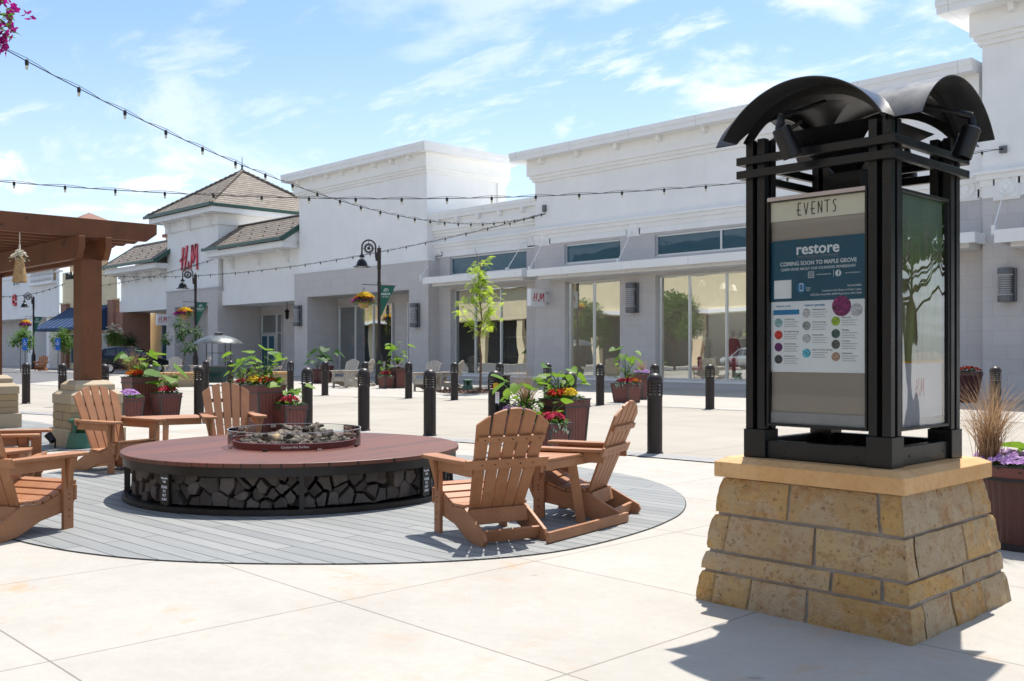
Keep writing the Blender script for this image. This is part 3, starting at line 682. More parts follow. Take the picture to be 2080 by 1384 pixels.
# ---- right corner tower
YR = Y0-.5
tr_ = thing('corner_tower_building', 'tall white stucco corner tower at the right edge, grey stone block lower half', 'building')
rx0 = fx(1996, YR); rx1 = 2.0
wall(tr_, 'wall', M['stone'], rx0, rx1, 0, fz(1996, 404, YR), YR)
zst = fz(1996, 404, YR)
wall(tr_, 'wall', M['stucco'], rx0, rx1, zst, 12.0, YR-.03)
b = MB(); b.quad((rx0, YR-.03, zst), (rx0, YR-.03, 12), (rx0, YR+9, 12), (rx0, YR+9, zst)); b.build('wall', M['stucco'], tr_)
b = MB(); b.quad((rx0, YR, 0), (rx0, YR, zst), (rx0, YR+1, zst), (rx0, YR+1, 0)); b.build('wall', M['stone'], tr_)
zt = fz(1901, 8, YR-.8)
cornice(tr_, rx0, rx1, zt+.05, YR-.03, .95, .42, depth=8, bracket=2.6, frieze=.65)
ledge(tr_, rx0, rx1, fz(1996, 351, YR), YR, 1, 0)
medallion(tr_, fx(2046, YR), fz(2046, 380, YR), YR-.03, .36); plinth(tr_, rx0, rx1, YR, .30)
canopy(tr_, fx(2019, YR-1.25), rx1-.5, fz(2019, 494, YR-1.25), fz(2019, 467, YR-1.25), YR, 1.25, (fx(2044, YR),), fz(2046, 378, YR))
sconce(tr_, fx(2042, YR-.22), fz(2040, 580, YR), YR, .95)

# ---- low link block
YB = Y0+.55
lb = thing('link_building', 'lower white storefront between plain tower and long storefront, young tree before its window', 'building')
bx0, bx1 = fx(866, YB)-.6, cx0
w1 = (fx(915, YB), fx(1071, YB)-.05)
wall(lb, 'wall', M['stone'], bx0, bx1, 0, 5.85, YB, [(w1[0], w1[1], .30, 4.3), (w1[0]-.05, w1[1], 4.95, fz(913, 523, YB))], .35)
wall(lb, 'wall', M['stucco'], bx0, bx1, 5.85, 8.0, YB-.03)
window(lb, *w1, .30, 4.3, YB+.25, [fx(966, YB+.25), fx(1018, YB+.25)]); window(lb, w1[0]-.05, w1[1], 4.95, fz(913, 523, YB), YB+.12, g='tglass')
zB = fz(1000, 414, YB-.45)
cornice(lb, bx0, bx1, zB, YB-.03, .45, .34, left=False, depth=12, bracket=1.4, frieze=.5)
b = MB(); b.quad((bx0-3, YB+.2, zB+.012), (bx1-.03, YB+.2, zB+.012), (bx1-.03, YB+16, zB+.012), (bx0-3, YB+16, zB+.012)); b.build('flat_roof', M['membrane'], lb)
ledge(lb, bx0, bx1, fz(869, 497, YB), YB)
for pxx in (891, 1083): medallion(lb, fx(pxx, YB), 6.22, YB-.0, .32)
canopy(lb, fx(858, YB-1.4), cx0+.02, 4.50, 4.80, YB, 1.4, (fx(891, YB), fx(1066, YB)), 6.15)
plinth(lb, bx0, bx1, YB, .22); b = MB(); b.box((bx0, YB-.09, .22), (bx1, YB+.05, .30)); b.build('window_ledge', M['trim'], lb)
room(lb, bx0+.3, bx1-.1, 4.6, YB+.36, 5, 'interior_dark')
b = MB()
for k in range(4): b.box((w1[0]+2.2+k*.8, YB+.9, .3), (w1[0]+2.24+k*.8, YB+.94, 3.3))
for k in range(3): b.box((w1[0]+1.8, YB+.905, 1.1+k*.9), (w1[1], YB+.935, 1.14+k*.9))
b.build('display_grid', M['beige'], lb)
sg = thing('blade_sign', 'small white square sign with red lettering on the pier left of the long storefront', 'sign', (0,0,0), 0, 'small projecting wall signs')
X_ = fx(1111, Y0-.2); ya = xp(1078, X_)[0]; yb_ = Y0-.28; za, zb = xp(1078, X_, 622)[1], xp(1078, X_, 586)[1]
b = MB(); b.box((X_-.22, ya, za), (X_, yb_, zb)); b.build('sign_box', M['white_paint'], sg, bevel=.02)
b = MB(); 
for zz in (za+.15, zb-.15): b.tube([(X_-.11, yb_, zz), (X_-.11, Y0-.02, zz)], .05, 8)
b.build('bracket', M['alu'], sg)
w_ = yb_-ya; h_ = zb-za
hm(sg, T(X_+.002, ya+w_*.14, za+h_*.26) @ RZ(PI/2) @ RXm(PI/2), w_*.74, h_*.50, M['hm_red'])

# ---- plain centre tower
ta = thing('plain_tower_building', 'tall plain white stucco tower with flat overhanging cornice over a deep grey stone portal', 'building')
ax0, ax1 = -48.34, -37.04
gx0, gx1 = fx(598, Y0-.1), fx(870, Y0-.1)
ho = (fx(624, Y0-.1), fx(830.6, Y0-.1), 0, 4.36)
wall(ta, 'wall', M['stone'], gx0, gx1, 0, 5.70, Y0-.1, [ho], 2.0)
b = MB(); b.box((gx0, Y0-.1, 5.70), (gx1, Y0+.3, 5.78)); b.build('stone_cap', M['trim'], ta)
wall(ta, 'wall', M['stucco'], ax0, ax1, 5.78, 11.1, Y0)
b = MB(); b.quad((ax1, Y0, 0), (ax1, Y0+5.2, 0), (ax1, Y0+5.2, 11.1), (ax1, Y0, 11.1)); b.quad((ax0, Y0, 0), (ax0, Y0, 11.1), (ax0, Y0+5.2, 11.1), (ax0, Y0+5.2, 0)); b.quad((ax0, Y0+5.2, 0), (ax0, Y0+5.2, 11.1), (ax1, Y0+5.2, 11.1), (ax1, Y0+5.2, 0)); b.build('wall', M['stucco'], ta)
b = MB(); b.box((ax1, Y0+4.55, 8.2), (ax1+.10, Y0+4.7, 10.1)); b.build('downpipe', M['stucco'], ta)
b = MB(); b.quad((gx1, Y0-.1, 0), (gx1, Y0+.7, 0), (gx1, Y0+.7, 5.7), (gx1, Y0-.1, 5.7)); b.build('wall', M['stone'], ta)
zA = fz(861.5, 286, Y0-.7)
cornice(ta, ax0, ax1, zA, Y0, .75, .42, left=True, right=True, depth=5.3, bracket=1.35, frieze=.62)
b = MB(); b.quad((ho[0], Y0+1.9, 0), (ho[1], Y0+1.9, 0), (ho[1], Y0+1.9, 4.36), (ho[0], Y0+1.9, 4.36)); b.build('back_wall', M['stone'], ta)
ys = Y0+1.8; xa = ho[0]+.25; 
window(ta, xa, xa+5.0, .30, 3.9, ys, [xa+1.6, xa+3.3]); window(ta, xa+6.3, ho[1]-.05, .05, 3.9, ys, [xa+7.7])
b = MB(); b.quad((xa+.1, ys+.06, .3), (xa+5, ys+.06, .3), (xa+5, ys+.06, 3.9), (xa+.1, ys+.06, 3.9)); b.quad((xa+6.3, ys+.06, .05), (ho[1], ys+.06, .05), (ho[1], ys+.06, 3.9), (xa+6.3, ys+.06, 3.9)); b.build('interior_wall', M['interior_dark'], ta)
b = MB(); b.quad((xa+.9, ys+.05, .35), (xa+3.2, ys+.05, .35), (xa+3.2, ys+.05, 2.6), (xa+.9, ys+.05, 2.6)); b.build('window_poster', M['teal_print'], ta)
for q, mm in ((0, 'skin'), (1.0, 'skin')):
    b = MB(); b.lathe([(0,0),(.2,.0),(.22,.02),(0,.02)], 20, T(xa+1.4+q, ys+.045, 1.95) @ RXm(PI/2) @ Matrix.Diagonal((1, 1.5, 1, 1))); b.build('printed_face', M[mm], ta)
sconce(ta, fx(841, Y0-.3), 3.1, Y0-.1, 1.15); sconce(ta, fx(603, Y0-.3), 3.35, Y0-.1, 1.15)
plinth(ta, gx0, ho[0], Y0-.1, .32); plinth(ta, ho[1], gx1, Y0-.1, .32)
for tx in (1107,):
    b = MB(); x_, z_ = yp(1107, Y0-.06, 425); b.box((x_-.07, Y0-.17, z_-.12), (x_+.07, Y0-.03, z_+.16)); b.build('light_bracket', M['sconce'], bl)

# ---- wing with tile roof between the towers
def shed_roof(parent, x0, x1, ye, ze, yr, zr, rake_l=True, rake_r=True):
    b = MB(); t = .12
    b.add([(x0,ye,ze),(x1,ye,ze),(x1,yr,zr),(x0,yr,zr),(x0,ye,ze-t),(x1,ye,ze-t),(x1,yr,zr-t),(x0,yr,zr-t)], [(0,1,2,3),(7,6,5,4),(0,4,5,1),(1,5,6,2),(2,6,7,3),(3,7,4,0)])
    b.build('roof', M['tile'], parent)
    b = MB()
    for k in range(int((x1-x0)/.34)): xx = x0+.17+k*.34; b.lathe([(.09,0),(.09,.30)], 8, T(xx, yr, zr+.02) @ RYm(PI/2) @ T(0,0,-.15), 0, 2*PI)
    b.build('ridge_tiles', M['tile'], parent, True)
    b = MB()
    for r_ in range(3):
        for k in range(int((x1-x0)/1.5)):
            tt = .18+.22*r_; xx = x0+.5+k*1.5+(.75 if r_ % 2 else 0)
            b.box((xx-.05, -.02, 0), (xx+.05, .02, .07), T(0, ye+(yr-ye)*tt, ze+(zr-ze)*tt))
    b.build('snow_guards', M['bronze'], parent)
    b = MB(); b.box((x0-.03, ye-.14, ze-.15), (x1+.05, ye-.005, ze+.02))
    if rake_r: b.bar((x1+.03, ye, ze-.10), (x1+.03, yr, zr-.10), .06, .28)
    if rake_l: b.bar((x0-.03, ye, ze-.10), (x0-.03, yr, zr-.10), .06, .28)
    b.build('gutter', M['green_trim'], parent)
def scroll_bracket(parent, x, Y, z, s=.55):
    b = MB(); pr = [(0,0),(-s,0),(-s,-.12),(-s*.72,-.16),(-s*.62,-.36),(-s*.4,-.34),(-s*.3,-.62),(-.1,-.66),(0,-.8)]
    b.prism(pr, .16, T(x-.08, Y, z) @ Matrix(((0,0,1,0),(1,0,0,0),(0,1,0,0),(0,0,0,1))))
    b.build('eave_bracket', M['trim'], parent, bevel=.02)
YW = Y0+.25
wg = thing('tiled_wing_building', 'white wing with brown tile roof between the two towers, glass doors below', 'building')
wx0, wx1 = -57.6, -48.4
wall(wg, 'wall', M['stucco'], wx0, wx1, 4.29, 7.35, YW); 
b = MB(); b.box((wx0, YW-.10, 4.25), (wx1, YW-.004, 5.15)); b.build('band_course', M['stucco'], wg)
b = MB(); b.quad((wx0, YW, 4.27), (wx1, YW, 4.27), (wx1, YW+3, 4.27), (wx0, YW+3, 4.27)); b.build('soffit', M['stucco'], wg)
b = MB(); b.box((wx0-.02, Y0-.95, 7.18), (-48.6, YW+2, 7.52)); b.build('fascia', M['trim'], wg)
shed_roof(wg, -57.7, -48.5, 28.85, 7.70, 31.25, 9.28, False, True)
b = MB(); b.quad((-57.7, 31.25, 4.3), (-48.4, 31.25, 4.3), (-48.4, 31.25, 9.2), (-57.7, 31.25, 9.2)); b.add([(-48.55,28.9,7.5),(-48.55,31.2,9.1),(-48.55,31.2,7.5)], [(0,1,2)]); b.build('wall', M['stucco'], wg)
for q in range(3): scroll_bracket(wg, -56.3+q*3.2, YW, 7.18, .7)
yd = YW+2.6
b = MB(); b.quad((wx0, yd, 0), (wx1, yd, 0), (wx1, yd, 4.27), (wx0, yd, 4.27)); b.quad((wx1, YW, 0), (wx1, yd, 0), (wx1, yd, 4.27), (wx1, YW, 4.27)); b.build('wall', M['stone'], wg)
xa = fx(512, yd); xb = fx(575, yd)
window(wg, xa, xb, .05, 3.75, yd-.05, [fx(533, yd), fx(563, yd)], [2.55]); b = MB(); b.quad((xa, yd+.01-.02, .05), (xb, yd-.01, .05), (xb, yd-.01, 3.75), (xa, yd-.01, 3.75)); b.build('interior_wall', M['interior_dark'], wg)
b = MB(); b.box((fx(534, yd), yd-.12, .05), (fx(562, yd), yd-.06, 2.5)); b.build('door', M['alu'], wg)
b = MB(); b.box((fx(536, yd), yd-.13, .25), (fx(546, yd), yd-.121, 2.35)); b.box((fx(550, yd), yd-.13, .25), (fx(560, yd), yd-.121, 2.35)); b.build('door_glass', M['tglass'], wg)
b = MB(); lx = fx(583, YW+1); b.tube([(lx, YW+1, 4.27), (lx, YW+1, 3.85)], .02, 6); b.lathe([(0,.3),(.1,.22),(.17,.12),(.12,.1),(.1,-.2),(.13,-.22),(.04,-.32),(0,-.34)], 8, T(lx, YW+1, 3.6)); b.build('hanging_lantern', M['black'], wg)

# ---- hip roof tower with the big red sign
th = thing('hip_roof_tower_building', 'white tower with brown hip roof, green gutter and big red wall lettering', 'building')
hx0, hx1 = -65.0, -57.8
wall(th, 'wall', M['stucco'], hx0, hx1, 5.4, 10.1, Y0)
b = MB(); b.quad((hx1, Y0, 0), (hx1, Y0+8, 0), (hx1, Y0+8, 10.1), (hx1, Y0, 10.1)); b.quad((hx0, Y0, 0), (hx0, Y0, 10.1), (hx0, Y0+8, 10.1), (hx0, Y0+8, 0)); b.build('wall', M['stucco'], th)
px0, px1 = fx(338, Y0-.15), fx(442, Y0-.15); oh = (fx(355, Y0-.15), fx(422, Y0-.15), 0, 4.3)
wall(th, 'wall', M['stone'], px0, px1, 0, 5.36, Y0-.15, [oh], 1.5)
b = MB(); b.quad((px1, Y0-.15, 0), (px1, Y0+2.9, 0), (px1, Y0+2.9, 5.36), (px1, Y0-.15, 5.36)); b.quad((oh[0], Y0+1.3, 0), (oh[1], Y0+1.3, 0), (oh[1], Y0+1.3, 4.3), (oh[0], Y0+1.3, 4.3)); b.box((px0-.04, Y0-.2, 5.36), (px1+.04, Y0+.2, 5.42)); b.build('wall', M['stone'], th)
window(th, oh[0]+2.9, oh[1]-.1, .3, 3.9, Y0+1.2); 
b = MB(); b.box((hx0-.9, Y0-.9, 10.02), (hx1+.9, Y0+8.3, 10.34)); b.build('fascia', M['trim'], th)
b = MB(); b.box((hx0-.12, Y0-.12, 9.35), (hx1+.12, Y0+8, 10.02)); b.build('frieze', M['stucco'], th)
for q in range(3): scroll_bracket(th, hx0+.7+q*2.9, Y0-.12, 10.02, .6)
ex0, ex1, ey0, ey1, ez = -66.2, -56.9, 28.9, 38.3, 10.50; ap = (-61.55, 33.6, 13.62)
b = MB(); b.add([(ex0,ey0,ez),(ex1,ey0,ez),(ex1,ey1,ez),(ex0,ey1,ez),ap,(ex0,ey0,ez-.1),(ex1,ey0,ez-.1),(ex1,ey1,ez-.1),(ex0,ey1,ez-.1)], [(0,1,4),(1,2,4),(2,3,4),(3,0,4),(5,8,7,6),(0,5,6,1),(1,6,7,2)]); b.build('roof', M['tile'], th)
b = MB()
for c_ in ((ex0,ey0),(ex1,ey0),(ex1,ey1)):
    for k in range(20):
        a_ = Vector((*c_, ez)).lerp(Vector(ap), k/20); e_ = Vector((*c_, ez)).lerp(Vector(ap), (k+.95)/20); b.tube([a_+Vector((0,0,.02)), e_+Vector((0,0,.05))], [.10, .12], 8)
b.build('ridge_tiles', M['tile'], th, True)
b = MB()
for k in range(9):
    for r_ in (0.12, .24):
        b.box((ex1-9*r_/2-.3, ey0+.8+k*.9*(1-r_), ez+3.1*r_), (ex1-9*r_/2-.22, ey0+.92+k*.9*(1-r_), ez+3.1*r_+.09))
b.build('snow_guards', M['bronze'], th)
b = MB(); b.box((ex0-.12, ey0-.13, ez-.14), (ex1+.12, ey0-.002, ez+.04)); b.box((ex1+.002, ey0, ez-.14), (ex1+.12, ey1, ez+.04)); b.build('gutter', M['green_trim'], th)
b = MB(); b.lathe([(0,1.0),(.02,.95),(.025,.45),(.07,.42),(.09,.32),(.05,.25),(.12,.1),(.16,0)], 10, T(*ap)); b.build('finial', M['green_trim'], th, True)
sx0 = fx(365, Y0-.12); sx1 = fx(401, Y0-.12); sz0 = fz(385, 548, Y0-.12); sz1 = fz(385, 498, Y0-.12)
hm(th, T(sx0, Y0-.04, sz0) @ RXm(PI/2), (sx1-sx0)*.94, sz1-sz0, M['hm_red'], .06, 1.45)

# ---- left wing
lw = thing('left_wing_building', 'white wing with brown tile roof left of the big red lettering, dark shopfront below', 'building')
YL = Y0+.2
lx0, lx1 = -73.2, -65.2
wall(lw, 'wall', M['stucco'], lx0, lx1, 4.29, 7.2, YL)
b = MB(); b.box((lx0-.02, YL-.1, 4.25), (lx1, YL-.004, 5.1)); b.quad((lx0, YL, 4.27), (lx1, YL, 4.27), (lx1, YL+3, 4.27), (lx0, YL+3, 4.27)); b.build('soffit', M['stucco'], lw)
b = MB(); b.box((-73.4, Y0-.9, 7.02), (-64.9, YL+1.5, 7.36)); b.build('fascia', M['trim'], lw)
shed_roof(lw, -73.5, -64.6, 28.85, 7.55, 31.25, 9.2, True, True)
b = MB(); b.quad((-73.4, 31.25, 4.3), (-64.5, 31.25, 4.3), (-64.5, 31.25, 9.1), (-73.4, 31.25, 9.1)); b.build('wall', M['stucco'], lw)
for q in range(4): scroll_bracket(lw, -72.7+q*2.3, YL, 7.02, .6)
b = MB(); b.quad((lx0-2, YL+2.6, 0), (lx1, YL+2.6, 0), (lx1, YL+2.6, 4.27), (lx0-2, YL+2.6, 4.27)); b.build('back_wall', M['cream'], lw)
window(lw, lx0+1.6, lx0+3.2, .1, 3.7, YL+2.4, (), (2.6,), g='tglass'); window(lw, lx0+4.0, lx0+7.0, .1, 3.7, YL+2.4, (lx0+5.5,), (2.6,), g='tglass')
b = MB(); b.box((lx0-.6, Y0-.1, 0), (lx0+1.0, Y0+2.0, 4.24)); b.build('brick_pier', M['brick'], lw)

# ---- cream shop with the navy awning
cs = thing('cream_shop_building', 'cream shop with brick piers and navy awning, partly hidden by the pergola post', 'building')
c0, c1 = fx(127, Y0), fx(238, Y0)
wall(cs, 'wall', M['cream'], c0, c1, 0, 7.8, Y0)
for p0, p1 in ((123, 134), (218, 229)):
    b = MB(); b.box((fx(p0, Y0-.3), Y0-.3, 0), (fx(p1, Y0-.3), Y0+.2, 5.2)); b.build('brick_pier', M['brick'], cs)
    b = MB(); b.box((fx(p0, Y0-.3)-.05, Y0-.38, 5.2), (fx(p1, Y0-.3)+.1, Y0+.2, 5.32)); b.build('pier_cap', M['cream'], cs)
aw0, aw1 = fx(134, Y0-.3), fx(218, Y0-.3)
b = MB(); y1_ = Y0-2.8
b.add([(aw0,Y0-.02,4.9),(aw1,Y0-.02,4.9),(aw1,y1_,3.15),(aw0,y1_,3.15),(aw1,y1_,2.95),(aw0,y1_,2.95)], [(0,3,2,1),(3,5,4,2)]); b.add([(aw0,Y0-.02,4.9),(aw0,y1_,3.15),(aw0,y1_,2.95),(aw0,Y0-.02,2.95)], [(0,1,2,3)]); b.add([(aw1,Y0-.02,4.9),(aw1,y1_,3.15),(aw1,y1_,2.95),(aw1,Y0-.02,2.95)], [(0,3,2,1)])
for k in range(8): xx = aw0+(aw1-aw0)*(k+.5)/8; b.bar((xx, Y0-.04, 4.92), (xx, y1_, 3.17), .05, .03)
b.build('awning', M['navy'], cs)
window(cs, aw0+.3, aw1-.3, .4, 2.8, Y0-.03, (aw0+3, aw0+6), g='tglass')
text('BATH', fz(150, 556, Y0)-fz(150, 566, Y0)+.45, M['black_print'], cs, (fx(135, Y0), Y0-.05, fz(140, 568, Y0)), 0, 'LEFT', .05, .9)

# ---- far left white building with the balustrade
fl = thing('balustrade_building', 'white building with a cream balustrade at the far left behind the pergola', 'building')
f0, f1 = fx(-60, Y0), fx(126, Y0)
wall(fl, 'wall', M['stucco'], f0, f1, fz(104, 644, Y0), fz(70, 552, Y0), Y0-.2)
b = MB(); b.box((f0, Y0-.28, fz(104, 644, Y0)), (f1, Y0-.2, fz(104, 636, Y0))); b.box((f0, Y0-.3, 7.9), (f1, Y0+.1, 8.05)); b.quad((f0, Y0-.2, fz(104, 644, Y0)), (f1, Y0-.2, fz(104, 644, Y0)), (f1, Y0+3, fz(104, 644, Y0)), (f0, Y0+3, fz(104, 644, Y0))); b.build('ledge', M['trim'], fl)
b = MB(); b.quad((f0, Y0+1.2, 0), (f1, Y0+1.2, 0), (f1, Y0+1.2, 4.6), (f0, Y0+1.2, 4.6)); b.build('back_wall', M['stone'], fl)
b = MB(); b.box((fx(60, Y0), Y0-.15, 0), (fx(70, Y0), Y0+1.1, 4.3)); b.build('pier', M['stucco'], fl); b = MB(); b.box((fx(98, Y0), Y0-.15, 0), (fx(104, Y0), Y0+1.1, 4.3)); b.build('pier', M['stucco'], fl)
zb0 = fz(95, 574, Y0); zb1 = fz(95, 552, Y0); bx_a, bx_b = fx(72, Y0), fx(119, Y0)
b = MB(); b.quad((bx_a, Y0-.205, zb0), (bx_b, Y0-.205, zb0), (bx_b, Y0-.205, zb1), (bx_a, Y0-.205, zb1)); b.build('opening', M['tan'], fl)
for k in range(12):
    xx = bx_a+(bx_b-bx_a)*(k+.5)/12; s = (zb1-zb0); b = MB(); b.lathe([(.10,0),(.10,.08*s),(.05,.12*s),(.15,.35*s),(.05,.7*s),(.10,.9*s),(.10,s)], 8, T(xx, Y0-.42, zb0)); b.build('baluster', M['white_paint'], fl, True)
b = MB(); b.box((bx_a-.2, Y0-.6, zb0-.22), (bx_b+.2, Y0-.2, zb0)); b.box((bx_a-.2, Y0-.6, zb1), (bx_b+.2, Y0-.2, zb1+.15)); b.build('rail', M['trim'], fl)
window(fl, fx(33, Y0), fx(45, Y0), fz(40, 582, Y0), fz(40, 560, Y0), Y0-.23, (fx(39, Y0),), g='tglass')
text('e', 2.3, M['hm_red'], fl, (fx(36, Y0), Y0-.3, fz(36, 622, Y0)), 0, 'CENTER', .08)

# ---- things behind the roofs
bb = thing('tan_building', 'tan building with orange parapet rising behind the left tile roof', 'building')
b = MB(); b.box((-96, 44, 0), (-78, 60, fz(310, 488, 44))); b.build('wall', M['tan'], bb)
b = MB(); b.box((-96.2, 43.7, fz(310, 488, 44)), (-77.8, 60.3, fz(310, 483, 44)+.05)); b.build('parapet', M['rust_roof'], bb)
pt = thing('pyramid_roof_building', 'small rust brown pyramid roof peeking over the pergola beam', 'building')
b = MB(); p_ = D(181, 105, 432); zz = CAMZ+(HZ-451)/FPX*105; w = 1.75
b.box((p_.x-w+.3, p_.y-w+.3, 0), (p_.x+w-.3, p_.y+w-.3, zz)); b.build('wall', M['tan'], pt)
b = MB(); b.add([(p_.x-w,p_.y-w,zz),(p_.x+w,p_.y-w,zz),(p_.x+w,p_.y+w,zz),(p_.x-w,p_.y+w,zz),tuple(p_)], [(0,1,4),(1,2,4),(2,3,4),(3,0,4),(3,2,1,0)]); b.build('roof', M['rust_roof'], pt)
# small hanging sign left of the tower
s2 = thing('blade_sign', 'small white square sign with red lettering at the left edge of the hip roof tower', 'sign', (0,0,0), 0, 'small projecting wall signs')
X_ = fx(344, Y0-.3); ya = xp(319, X_)[0]; yb_ = xp(341, X_)[0]; za, zb = xp(325, X_, 661)[1], xp(325, X_, 638)[1]
b = MB(); b.box((X_-.22, ya, za), (X_, yb_, zb)); b.build('sign_box', M['white_paint'], s2, bevel=.02); w_ = yb_-ya; h_ = zb-za
b = MB(); b.tube([(X_-.11, yb_, zb-.2), (X_-.11, Y0, zb-.2)], .05, 8); b.build('bracket', M['alu'], s2)
hm(s2, T(X_+.002, ya+w_*.14, za+h_*.24) @ RZ(PI/2) @ RXm(PI/2), w_*.74, h_*.52, M['hm_red'])

# ---- shops across the street (behind the camera; the display windows mirror them)
op = thing('opposite_building', 'cream shop block across the plaza mirrored in the display windows', 'building')
oy = -16
for x0_, x1_, zz_, dy_, mm in ((-190,-128,8.5,0,'cream'),(-127.5,-96,11.5,1.2,'tan'),(-95.5,-71,8.6,-.5,'cream'),(-70,-24,11.5,0,'cream'),(-20,6,9.8,-.5,'cream')):
    b = MB(); b.box((x0_, oy-8, 5.0), (x1_, oy+dy_, zz_)); b.build('upper_wall', M[mm], op)
    b = MB(); b.box((x0_-.6, oy-8, zz_), (x1_+.6, oy+.6+dy_, zz_+.6)); b.build('cornice', M['white_paint'], op)
for x0_, x1_, zz_, dy_ in ((-127.5,-96,11.5,1.2),(-70,-24,11.5,0),(-20,6,9.8,-.5)):
    for z_ in (5.0, 9.0): b = MB(); b.box((x0_, oy+dy_, z_), (x1_, oy+dy_+.25, z_+.35)); b.build('band_course', M['white_paint'], op)
b = MB(); b.box((-190, oy-8, 0), (6, oy-3, 5.0)); b.build('lower_wall', M['interior_dark'], op)
for k in range(30):
    b = MB(); b.box((-186+k*6.2, oy-1.2, 0), (-185+k*6.2, oy-.6, 5.0)); b.build('pillar', M['cream'], op)

# ================================================================== FIRE PIT
PC = Vector((VX*9.68-RX*2.11, VY*9.68-RY*2.11, 0)); PR = 1.572; th0 = math.atan2(-PC.y, -PC.x)
fp = thing('fire_pit', 'large round fire pit table with red brown plank top and steel cage of split logs', 'fire pit', PC)
b = MB(); hole = .60
b.lathe([(hole,.405),(PR+.015,.405),(PR+.015,.437),(PR+.010,.440),(hole,.440),(hole,.405)], 96); b.build('tabletop', M['pit_top'], fp, True, ang=30)
b = MB(); b.lathe([(PR-.05,.325),(PR-.01,.325),(PR-.01,.404),(PR-.05,.404),(PR-.05,.325)], 96); b.build('upper_ring', M['steel'], fp, True)
b = MB(); b.lathe([(PR-.06,.005),(PR,.005),(PR,.055),(PR-.06,.055),(PR-.06,.005)], 96); b.build('lower_ring', M['steel'], fp, True)
b = MB(); b.lathe([(0,.02),(PR-.07,.02),(PR-.07,.03),(0,.03)], 64); b.lathe([(PR-.46,.03),(PR-.46,.404)], 64); b.build('inner_drum', M['rubber'], fp, True)
for k in range(8):
    a = th0+R(2+45*k); b = MB(); b.box((PR-.065, -.02, .055), (PR-.015, .02, .325), RZ(a)); b.build('cage_post', M['steel'], fp)
# notices on two posts
for k, a in ((1, th0+R(47)), (0, th0-R(43))):
    Mx = RZ(a) @ T(PR-.008, 0, .2); b = MB(); b.box((-.004, -.05, -.13), (.002, .05, .13), Mx); pl = b.build('notice_plate', M['black_print'] if k else M['steel'], fp)
    for ln, zz, sz in (('Decorative', .085, .024), ('Logs', .058, .026), ('PLEASE', .008, .030), ('DO', -.026, .030), ('NOT', -.060, .030), ('BURN', -.094, .030)):
        text(ln, sz, M['white_paint'], pl, tuple((Mx @ Vector((.004, 0, zz)))), a+PI/2, 'CENTER', .0005, .72, 0, offset=.0006)
# burner bowl
b = MB(); b.lathe([(.62,.441),(.60,.446),(.585,.447),(.585,.505),(.57,.508),(.565,.46),(0,.46)], 64); b.build('burner_bowl', M['red_steel'], fp, True)
text('Caution Hot Surface', .03, M['white_paint'], fp, tuple(RZ(th0) @ Vector((.588, .0, .468))), th0+PI/2, 'CENTER', .0005)
b = MB(); b.lathe([(.632,.442),(.632,.61)], 64); gg_ = b.build('glass_guard', M['clear'], fp, True); b = MB(); b.lathe([(.629,.606),(.635,.606),(.635,.611),(.629,.611),(.629,.606)], 64); b.build('polished_edge', M['frost'], gg_, True)
for k in range(8):
    a = th0+R(20+45*k); b = MB(); b.box((.622, -.022, .575), (.645, .022, .60), RZ(a)); b.box((.622, -.022, .442), (.645, .022, .462), RZ(a)); b.build('glass_clip', M['steel'] if k % 2 else M['chrome'], fp)
def rough_lump(p, ax, ln, r, seed, seg=10, n=9, amp=.35):
    b = MB(); vs = []; fs = []; ax = Vector(ax).normalized(); u = ax.orthogonal().normalized(); w = ax.cross(u)
    for i in range(seg+1):
        t = i/seg; rr = r*(math.sin(PI*min(max(t, .04), .96))**.35)
        for k in range(n):
            a = 2*PI*k/n; q = Vector(p)+ax*ln*(t-.5)+(u*math.cos(a)+w*math.sin(a))*rr
            vs.append(q+noise.noise_vector(q*14+Vector((seed, 0, 0)))*r*amp)
    for i in range(seg):
        for k in range(n): fs.append((i*n+k, i*n+(k+1) % n, (i+1)*n+(k+1) % n, (i+1)*n+k))
    fs += [tuple(reversed(range(n))), tuple(range(seg*n, seg*n+n))]; b.add(vs, fs); return b
rnd = random.Random(4)
for i in range(24):
    a = rnd.uniform(0, 2*PI); q = rnd.uniform(.02, .40); p = PC+Vector((math.cos(a)*q, math.sin(a)*q, .50+.06*(1-q/.4)+rnd.uniform(0, .03)))
    o = rough_lump(p, (rnd.uniform(-1, 1), rnd.uniform(-1, 1), rnd.uniform(-.25, .25)), rnd.uniform(.16, .42), rnd.uniform(.026, .05), i, amp=.75).build('ceramic_log', M['clog'], None, True, ang=70)
    tag(o, 'charred driftwood style log piled inside the glass ring of the fire pit', 'log', 'charred logs in the burner')
rk = MB()
for i in range(300):
    a = rnd.uniform(0, 2*PI); q = .53*math.sqrt(rnd.random()); l = rough_lump(PC+Vector((math.cos(a)*q, math.sin(a)*q, .475+rnd.uniform(0, .03))), (rnd.uniform(-1, 1), rnd.uniform(-1, 1), .2), .07, rnd.uniform(.018, .032), i+40, 3, 5, .7); rk.add(l.v, l.f)
tag(rk.build('lava_rocks', M['clog']), 'small grey rocks covering the burner bed', 'rocks', kind='stuff')
